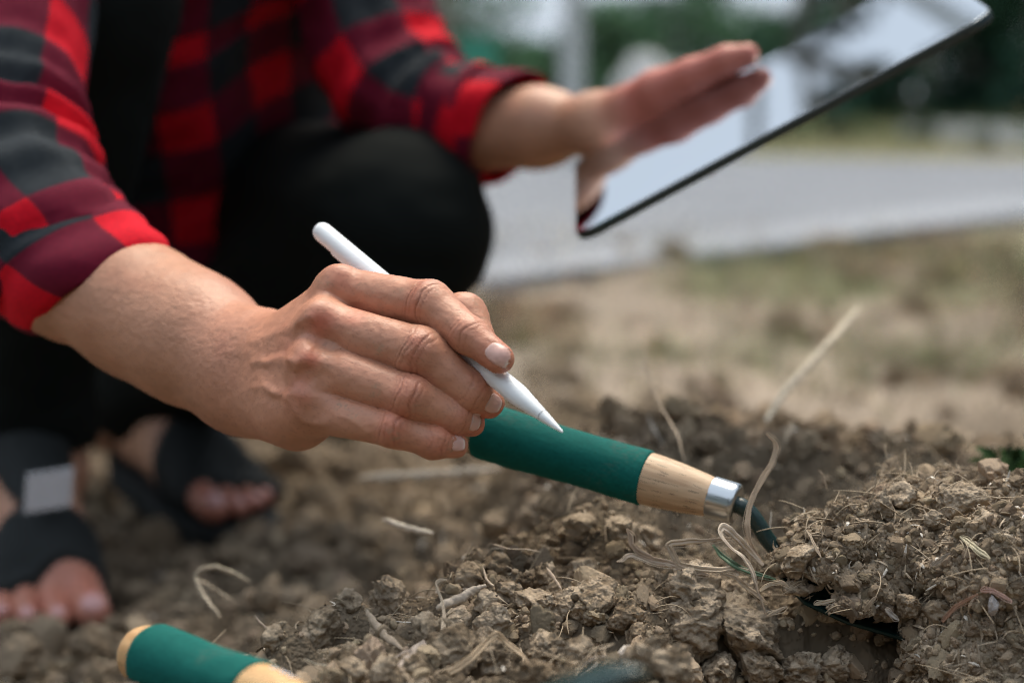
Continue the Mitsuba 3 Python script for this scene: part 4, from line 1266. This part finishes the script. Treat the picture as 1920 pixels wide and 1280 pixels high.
def print_marks():
    """Scraps of a worn white print on the wood of the second handle."""
    ax = unit(q1 - q0); up = unit(np.array([0, 0, 1.0]) - ax * ax[2]); sd = np.cross(ax, up)
    out = []
    for a0, a1, t0_, t1_ in ((.0885, .0900, .10, .55), (.0900, .0930, .42, .55), (.0942, .0956, .10, .52), (.0956, .0978, .28, .36), (.0990, .1002, .14, .55)):
        a, t = np.meshgrid(np.linspace(a0, a1, 5), np.linspace(t0_, t1_, 7), indexing='ij')
        a, t = a.ravel(), t.ravel()
        r = .0117 - .0030 * np.clip((a - .0825) / (.1135 - .0825), 0, 1) ** 1.6 + .00012
        out.append((q0 + ax * a[:, None] + (up * np.cos(t)[:, None] - sd * np.sin(t)[:, None]) * r[:, None], quads(5, 7)))
    return cat(out)


put('garden_trowel_001__handle__print', print_marks(), 'white_tag', smooth=True, label='scraps of worn white print')

# stylus
s0, s1 = P(596, 428, .8235), P(1055, 810, .7215)
SL = np.linalg.norm(s1 - s0)
R0 = .00445
prof = [(0, .0006), (.0001, .0016), (.0005, .0027), (.0013, .0036), (.0026, .0042), (.0042, R0)] + [(x, R0) for x in np.linspace(.01, SL - .030, 12)] + [(SL - .0285, .00444), (SL - .0268, .00432), (SL - .0245, .0040), (SL - .0125, .00242)]
put('stylus__barrel', lathe(s0, s1, disc_pad(prof), 72), 'white_plastic', smooth=True)
put('stylus__seam', lathe(s0, s1, disc_pad([(SL - .01255, .00236), (SL - .01205, .00228)])), 'seam_grey', smooth=False)
put('stylus__tip', lathe(s0, s1, disc_pad([(SL - .0121, .00238), (SL - .006, .00150), (SL - .0022, .00085), (SL - .0008, .0006), (SL - .0001, .0003)]), 40), 'white_plastic', smooth=40)
ax = unit(s1 - s0); dn_ = unit(np.cross(ax, FWD)); dn_ = dn_ if dn_[2] < 0 else -dn_
sd = np.cross(ax, dn_)
cs = np.linspace(.0165, .036, 24)
put('stylus__charging_strip', tube(s0 + ax * cs[:, None] + dn_ * (R0 - .0007), np.interp(cs, [.0165, .0172, .034, .036], [.0011, .0014, .0014, .0006]), np.full(24, .0019), n=16, ref=dn_), 'white_plastic', smooth=60)
tag('stylus', 'white stylus pencil gripped between the fingers of the right hand', 'stylus')


# tablet
def rounded(w, h, r, inset, n=12):
    w, h, r = w - 2 * inset, h - 2 * inset, max(r - inset, .0005)
    a = np.linspace(0, np.pi / 2, n)
    pts = []
    for cx, cy, s in ((w - r, h - r, 0), (r, h - r, 1), (r, r, 2), (w - r, r, 3)):
        pts += [(cx + r * math.cos(t + s * math.pi / 2), cy + r * math.sin(t + s * math.pi / 2)) for t in a]
    return np.array(pts) + inset


def layered(levels, w, h, r):
    rings = [np.c_[rounded(w, h, r, ins), np.full(48, z)] for ins, z in levels]
    n = 48
    V = np.vstack(rings + [[[w / 2, h / 2, levels[0][1]], [w / 2, h / 2, levels[-1][1]]]])
    m = len(rings)
    i = np.arange(m - 1)[:, None] * n + np.arange(n)[None]
    j = np.arange(m - 1)[:, None] * n + (np.arange(n)[None] + 1) % n
    q = np.stack([i, j, j + n, i + n], -1).reshape(-1, 4)
    k = np.arange(n)
    f = np.vstack([q[:, [0, 1, 2]], q[:, [0, 2, 3]], np.stack([k * 0 + m * n, (k + 1) % n, k], 1), np.stack([k * 0 + m * n + 1, (m - 1) * n + k, (m - 1) * n + (k + 1) % n], 1)])
    return V, f


def to_tab(vf):
    v, f = vf
    return tab(v[:, :1], v[:, 1:2], v[:, 2:]), f


put('tablet__case', to_tab(layered([(.0016, -TT), (.0006, -TT + .0005), (.0001, -TT + .0013), (0, -.0030), (0, -.0009), (.0003, -.0004), (.0007, -.0003)], TW, TH, .0135)), 'slate_metal', smooth=50)
put('tablet__screen', to_tab(layered([(.0007, -.00031), (.0007, -.00008), (.0009, .0), ], TW, TH, .0135)), 'screen_glass', smooth=30)
for nm, (l0, l1, s0_, s1_) in {'tablet__antenna_line': (TW - .0185, TW - .0172, -.0001, .001), 'tablet__antenna_line_001': (.0172, .0185, -.0001, .001)}.items():
    b = trimesh.creation.box((l1 - l0, s1_ - s0_, TT - .0026))
    put(nm, to_tab((b.vertices + [(l0 + l1) / 2, (s0_ + s1_) / 2, -TT / 2 - .0002], b.faces)), 'dark_gap')
b = trimesh.creation.cylinder(radius=.006, height=.0014, sections=32)
put('tablet__camera_lens', to_tab((b.vertices + [TW - .018, TH - .018, -TT - .0006], b.faces)), 'dark_gap', smooth=40)
tag('tablet', 'slim slate tablet with a mirror-like screen reflecting the sky, in the left hand', 'tablet')


# ------------------------------------------------------------------ far side
scene['leaf'] = {'type': 'twosided', 'bsdf': {'type': 'diffuse', 'reflectance': VC}}


def bark_col(p, n, uv):
    return mi.Color3f(.20, .19, .175) * (.55 + .9 * mikit.fbm(p.x * 9, p.y * 9, p.z * 2.5, octaves=3))


mat('bark', mikit.proc(bark_col), .9, .2)
mat('pole_paint', rgb(.52, .54, .53), .55, .4)
mat('bin_green', rgb(.010, .16, .10), .45, .4)
mat('bin_lid', rgb(.05, .32, .25), .45, .4)


def stone_col(p, n, uv):
    return mi.Color3f(.60, .60, .60) * (.72 + .5 * mikit.fbm(p.x * 5, p.y * 5, p.z * 5, octaves=3))


mat('pale_stone', mikit.proc(stone_col), .85, .3)


def leaves(n, blobs, size, col, r):
    """Leaf faces through the blobs' volumes: rows of centre and radii."""
    V, C = [], []
    vol = np.array([np.prod(b[1]) for b in blobs]); k = r.choice(len(blobs), n, p=vol / vol.sum())
    c = np.array([b[0] for b in blobs])[k]; rad = np.array([b[1] for b in blobs])[k]
    d = unit(r.normal(size=(n, 3))) * (r.uniform(.35, 1.08, n) ** .6)[:, None]
    p = c + d * rad
    a = unit(r.normal(size=(n, 3))); b = unit(np.cross(a, r.normal(size=(n, 3))))
    s = (size * r.uniform(.6, 1.4, n))[:, None]
    V = np.stack([p - a * s, p + b * s * .5, p + a * s, p - b * s * .5], 1).reshape(-1, 3)
    tone = (r.uniform(.55, 1.4, n) * np.array([x[2] if len(x) > 2 else 1.0 for x in blobs])[k])[:, None]
    C = np.repeat(np.array(col) * tone * (1 + r.normal(0, .08, (n, 3))), 4, 0)
    i = np.arange(n)[:, None] * 4
    return (V, np.vstack([i + [0, 1, 2], i + [0, 2, 3]])), np.clip(C, .005, .6)


def tree(name, x, y, height, spread, seed, col, label, group=None, n=1500, leaf=.16, base=.12, trunk_r=.11, ncl=14, limbs=5):
    r = np.random.default_rng(seed)
    key = numbered(name)
    blobs = []
    for _ in range(ncl):
        t = r.uniform(base, 1.0)
        w = spread * (1 - .55 * abs(t - .45) * 1.6) * r.uniform(.25, .95)
        a = r.uniform(0, 2 * np.pi)
        rb = spread * r.uniform(.28, .5)
        blobs.append((np.array([x + w * math.cos(a), y + w * math.sin(a), max(height * t - rb * .4, rb * .5)]), np.array([rb, rb, rb * .8]), r.uniform(.7, 1.35)))
    c = spline([(x, y, -.1), (x + .03 * height * r.normal() * .3, y, height * .4), (x + r.normal() * .05 * spread, y, height * .9)], 12)
    tr = [tube(c, np.linspace(trunk_r, trunk_r * .25, 12), n=10)]
    for k in range(limbs):
        b = blobs[k][0]
        st = c[int(3 + 5 * k / limbs)]
        tr.append(tube(spline([st, (st + b) / 2 + [0, 0, .08 * height], b], 8), np.linspace(trunk_r * .45, trunk_r * .12, 8), n=7))
    put(key + '__trunk', cat(tr), 'bark', smooth=True)
    m, cc = leaves(n, blobs, leaf, col, r)
    put(key + '__crown', m, 'leaf', color=cc, kind='stuff')
    tag(key, label, 'tree', group)


def at(u, d):
    return (u - 960) / F * d, d


# tall tree whose trunk stands behind the left shoulder; its branches are mirrored in the tablet
tx_, ty_ = at(812, 17)
r = np.random.default_rng(4)
c = spline([(tx_, ty_, -.2), (tx_ + .05, ty_, 2.5), (tx_ - .1, ty_ + .1, 5.5), (tx_ + .25, ty_, 8.5), (tx_ + .3, ty_, 11)], 24)
tr = [tube(c, np.linspace(.17, .05, 24), n=14)]
blobs = []
for k in range(16):
    a = r.uniform(0, 2 * np.pi); st = c[9 + int(k * .8)]
    e = st + np.array([math.cos(a) * r.uniform(1.8, 3.6), math.sin(a) * r.uniform(1.5, 3.0), r.uniform(.3, 1.8)])
    mid = (st + e) / 2 + [0, 0, .35]
    tr.append(tube(spline([st, mid, e], 10), np.linspace(.07, .016, 10), n=7))
    for q in (mid * .4 + e * .6, e, e + r.normal(size=3) * .5):
        rb = r.uniform(.35, .75)
        blobs.append((q, np.array([rb, rb, rb * .6]), r.uniform(.7, 1.3)))
put('tall_tree__trunk', cat(tr), 'bark', smooth=True)
m, cc = leaves(11000, blobs, .085, (.035, .065, .03), r)
put('tall_tree__crown', m, 'leaf', color=cc, kind='stuff')
tag('tall_tree', 'tall grey trunked tree rising behind the left shoulder, out of focus', 'tree')

for i, (u, d, h, s) in enumerate([(870, 60, 3.0, 2.6), (930, 66, 2.2, 2.2), (985, 70, 1.5, 1.8), (1052, 64, 1.5, 1.5), (1120, 60, 2.2, 1.8), (1175, 72, 3.1, 2.6), (1255, 66, 3.4, 2.4), (1320, 70, 3.5, 2.6), (1395, 64, 2.5, 2.4), (1465, 72, 3.0, 2.6), (780, 62, 3.4, 2.6), (700, 66, 3.5, 2.6), (590, 60, 3.2, 2.6), (500, 66, 3.4, 2.6)]):
    x, y = at(u, d)
    tree('far_tree', x, y, h * 1.45, s * 1.1, 300 + i, (.090, .168, .098), 'small dark green tree in the blurred far row beyond the road', 'far row of small trees', n=2200, leaf=.17, base=.10, trunk_r=.10)
for i, (u, d, h, s) in enumerate([(1500, 26, 4.2, 1.1), (1575, 24, 4.6, 1.0), (1650, 27, 4.5, 1.1), (1722, 24, 4.8, 1.0), (1800, 25, 2.0, .9), (1862, 28, 1.9, 1.1), (1935, 24, 4.8, 1.1), (2020, 26, 4.6, 1.2)]):
    x, y = at(u, d)
    tree('dark_tree', x, y, h, s, 400 + i, (.050, .110, .078), 'dense dark green tree on the right beyond the verge, out of focus', 'dark trees on the right', n=1900, leaf=.10, base=.04, trunk_r=.12, ncl=22)

# low shrubs on the verge
for i, (u, v, rpx, lab) in enumerate([(1475, 262, 18, 'leftmost low shrub on the verge, right below the tablet edge'), (1565, 262, 26, 'round dark shrub on the verge left of the smallest one'), (1628, 260, 14, 'smallest dark shrub on the verge beyond the road'), (1732, 266, 24, 'dark round shrub on the verge left of the pale path'), (1845, 284, 22, 'low shrub just in front of the pale path on the right')]):
    g = G(np.array([u], float), np.array([v], float), .0)[0]
    rb = rpx * PX(g)[2] / F
    r = np.random.default_rng(60 + i)
    key = numbered('low_shrub')
    m, cc = leaves(420, [(g + [0, 0, rb * .8], np.array([rb, rb, rb * .9])), (g + [rb * .6, 0, rb * .5], np.array([rb, rb, rb]) * .6)], rb * .16, (.055, .070, .045), r)
    put(key + '__foliage', m, 'leaf', color=cc, kind='stuff')
    put(key + '__stem', tube(np.array([g + [0, 0, -.02], g + [.01, 0, rb * .5], g + [0, 0, rb]]), rb * .06, n=8), 'bark', smooth=True)
    tag(key, lab, 'shrub', 'verge shrubs')

# verge grass beyond the road and dry weeds on this side of it
r = np.random.default_rng(91)


def tufts(u0, u1, y0, y1, n, h, col, spread, z=0.0, mask=None):
    y = r.uniform(y0, y1, n)
    x = (r.uniform(u0, u1, n) - 960) / F * y
    if mask is not None:
        k = mask(x, y); x, y = x[k], y[k]
    n = len(x)
    p = np.stack([x, y, ground_h(x, y) if z == 0 else np.full(n, z)], -1)
    hh = h * r.uniform(.4, 1.3, n)
    lean = r.normal(0, spread, (n, 2))
    top = p + np.stack([lean[:, 0] * hh, lean[:, 1] * hh, hh], -1)
    mid = p + np.stack([lean[:, 0] * hh * .3, lean[:, 1] * hh * .3, hh * .6], -1)
    a = r.uniform(0, np.pi, n); w = (hh * .035)[:, None]
    s = np.stack([np.cos(a), np.sin(a), 0 * a], -1) * w
    V = np.stack([p - s, p + s, mid - s * .8, mid + s * .8, top], 1).reshape(-1, 3)
    i = np.arange(n)[:, None] * 5
    f = np.vstack([i + [0, 1, 3], i + [0, 3, 2], i + [2, 3, 4]])
    c = np.repeat(np.array(col) * r.uniform(.6, 1.35, (n, 1)) * (1 + r.normal(0, .07, (n, 3))), 5, 0)
    return (V, f), np.clip(c, .01, .8)


g1, e1 = tufts(-200, 2200, 11.0, 22, 6500, .12, (.135, .155, .085), .4)
g2, e2 = tufts(-200, 2200, 13, 30, 2600, .16, (.10, .16, .07), .4)
put('verge_grass', cat([g1, g2]), 'leaf', color=np.vstack([e1, e2]), label='yellow green grass on the verge beyond the grey road', cat='grass', kind='stuff')


def patch(x, y):
    return fbm(np.stack([x * 2.1, y * 2.1, 0 * x], -1) + 5, 3, 133) > .50


g1, e1 = tufts(880, 2000, 2.1, 4.2, 2600, .04, (.13, .17, .075), .7, mask=patch)
put('weed_grass', g1, 'leaf', color=e1, label='sparse green weeds growing in patches on the dry soil before the road', cat='weeds', kind='stuff')
g2, e2 = tufts(880, 2000, 1.9, 4.6, 1500, .05, (.40, .34, .23), .9)
put('dry_weeds', g2, 'leaf', color=e2, label='thin dry stubble standing along the near edge of the road', cat='stubble', kind='stuff')
# green weed at the right edge behind the heap
g = hit(np.array([1905.0]), np.array([930.0]))[0]
mm, cc = leaves(70, [(g + [0, 0, .014], np.array([.022, .02, .014]))], .007, (.05, .085, .035), r)
put('weed_plant__foliage', mm, 'leaf', color=cc, kind='stuff')
put('weed_plant__stem', tube(np.array([g + [0, 0, -.01], g + [0, 0, .02]]), .0008, n=6), 'leaf', smooth=True, color=np.tile([.08, .14, .05], (14, 1)))
tag('weed_plant', 'small bright green weed at the right edge behind the soil heap', 'weed')

# pole, bin, boulders
x, y = at(1072, 9.0)
pz = [(0, .075), (.02, .075), (.022, .0575)] + [(zz, .0575 - .010 * zz / 5.5) for zz in np.linspace(.1, 5.4, 12)]
put('lamp_post__pole', lathe([x, y, -.05], [x, y, 5.4], disc_pad(pz), 32), 'pole_paint', smooth=50)
put('lamp_post__arm', tube(spline([(x, y, 5.2), (x + .25, y - .1, 5.6), (x + .9, y - .3, 5.75)], 14), .03, n=12), 'pole_paint', smooth=True)
lm = trimesh.creation.icosphere(subdivisions=2)
put('lamp_post__lamp_head', (lm.vertices * [.28, .10, .05] + [x + 1.05, y - .35, 5.73], lm.faces), 'pole_paint', smooth=True)
tag('lamp_post', 'pale grey post standing beyond the road above the left forearm', 'lamp post')

x, y = at(893, 14.5)


def wbox(z0, z1, a0, a1, b0, b1):
    b = trimesh.creation.box((1, 1, 1)); v = b.vertices.copy()
    t = v[:, 2] > 0
    v[:, 0] *= np.where(t, a1, a0); v[:, 1] *= np.where(t, b1, b0); v[:, 2] = np.where(t, z1, z0)
    return v + [x, y, 0], b.faces


put('wheeled_bin__body', wbox(.05, .72, .26, .33, .28, .36), 'bin_lid')
put('wheeled_bin__lid', wbox(.722, .80, .36, .30, .39, .30), 'bin_green')
for k in (-1, 1):
    w = trimesh.creation.cylinder(radius=.07, height=.04, sections=20)
    w.apply_transform(trimesh.transformations.rotation_matrix(np.pi / 2, [0, 1, 0])); w.apply_translation([x + k * .15, y + .13, .07])
    put('wheeled_bin__wheel' + ('_001' if k > 0 else ''), w, 'dark_gap', smooth=40)
tag('wheeled_bin', 'blurred green bin beyond the road, seen above the left sleeve', 'bin')
for i, (u, d, w, h, lab) in enumerate([(1200, 12.0, .20, .68, 'pale rounded boulder behind the left hand, out of focus'), (1272, 12.3, .13, .63, 'smaller pale boulder right beside the one behind the left hand'), (590, 13.0, .19, .46, 'pale boulder on the yellow grass, seen through the gap under the left arm')]):
    x, y = at(u, d)
    v, f = clod_shape(3, 2000 + i, .45)
    v = v / np.abs(v).max(0) * [w, w, h / 2] + [x, y, h / 2 - .06]
    put(numbered('boulder'), (v, f), 'pale_stone', smooth=True, label=lab, cat='boulder', group=None)

# the wood all round the place, as the sky mirrored in the tablet shows it
r = np.random.default_rng(17)
blobs = []
for k in range(46):
    a = math.radians(r.uniform(62, 478)); d = r.uniform(13, 24)
    a = math.radians(118 + 304 * (k + r.uniform(0, 1)) / 46)
    x, y = d * math.cos(a), d * math.sin(a)
    hgt = d * r.uniform(.40, .66)
    for q in range(5):
        rb = hgt * r.uniform(.16, .26)
        blobs.append((np.array([x + r.normal() * hgt * .2, y + r.normal() * hgt * .2, rb * .7 + (hgt - rb) * q / 4.0 * .92]), np.array([rb, rb, rb]) * 1.15, r.uniform(.7, 1.3)))
m, cc = leaves(26000, blobs, .34, (.042, .078, .036), r)
put('woodland', m, 'leaf', color=cc, label='dark green wood surrounding the open ground', cat='woodland', kind='stuff')
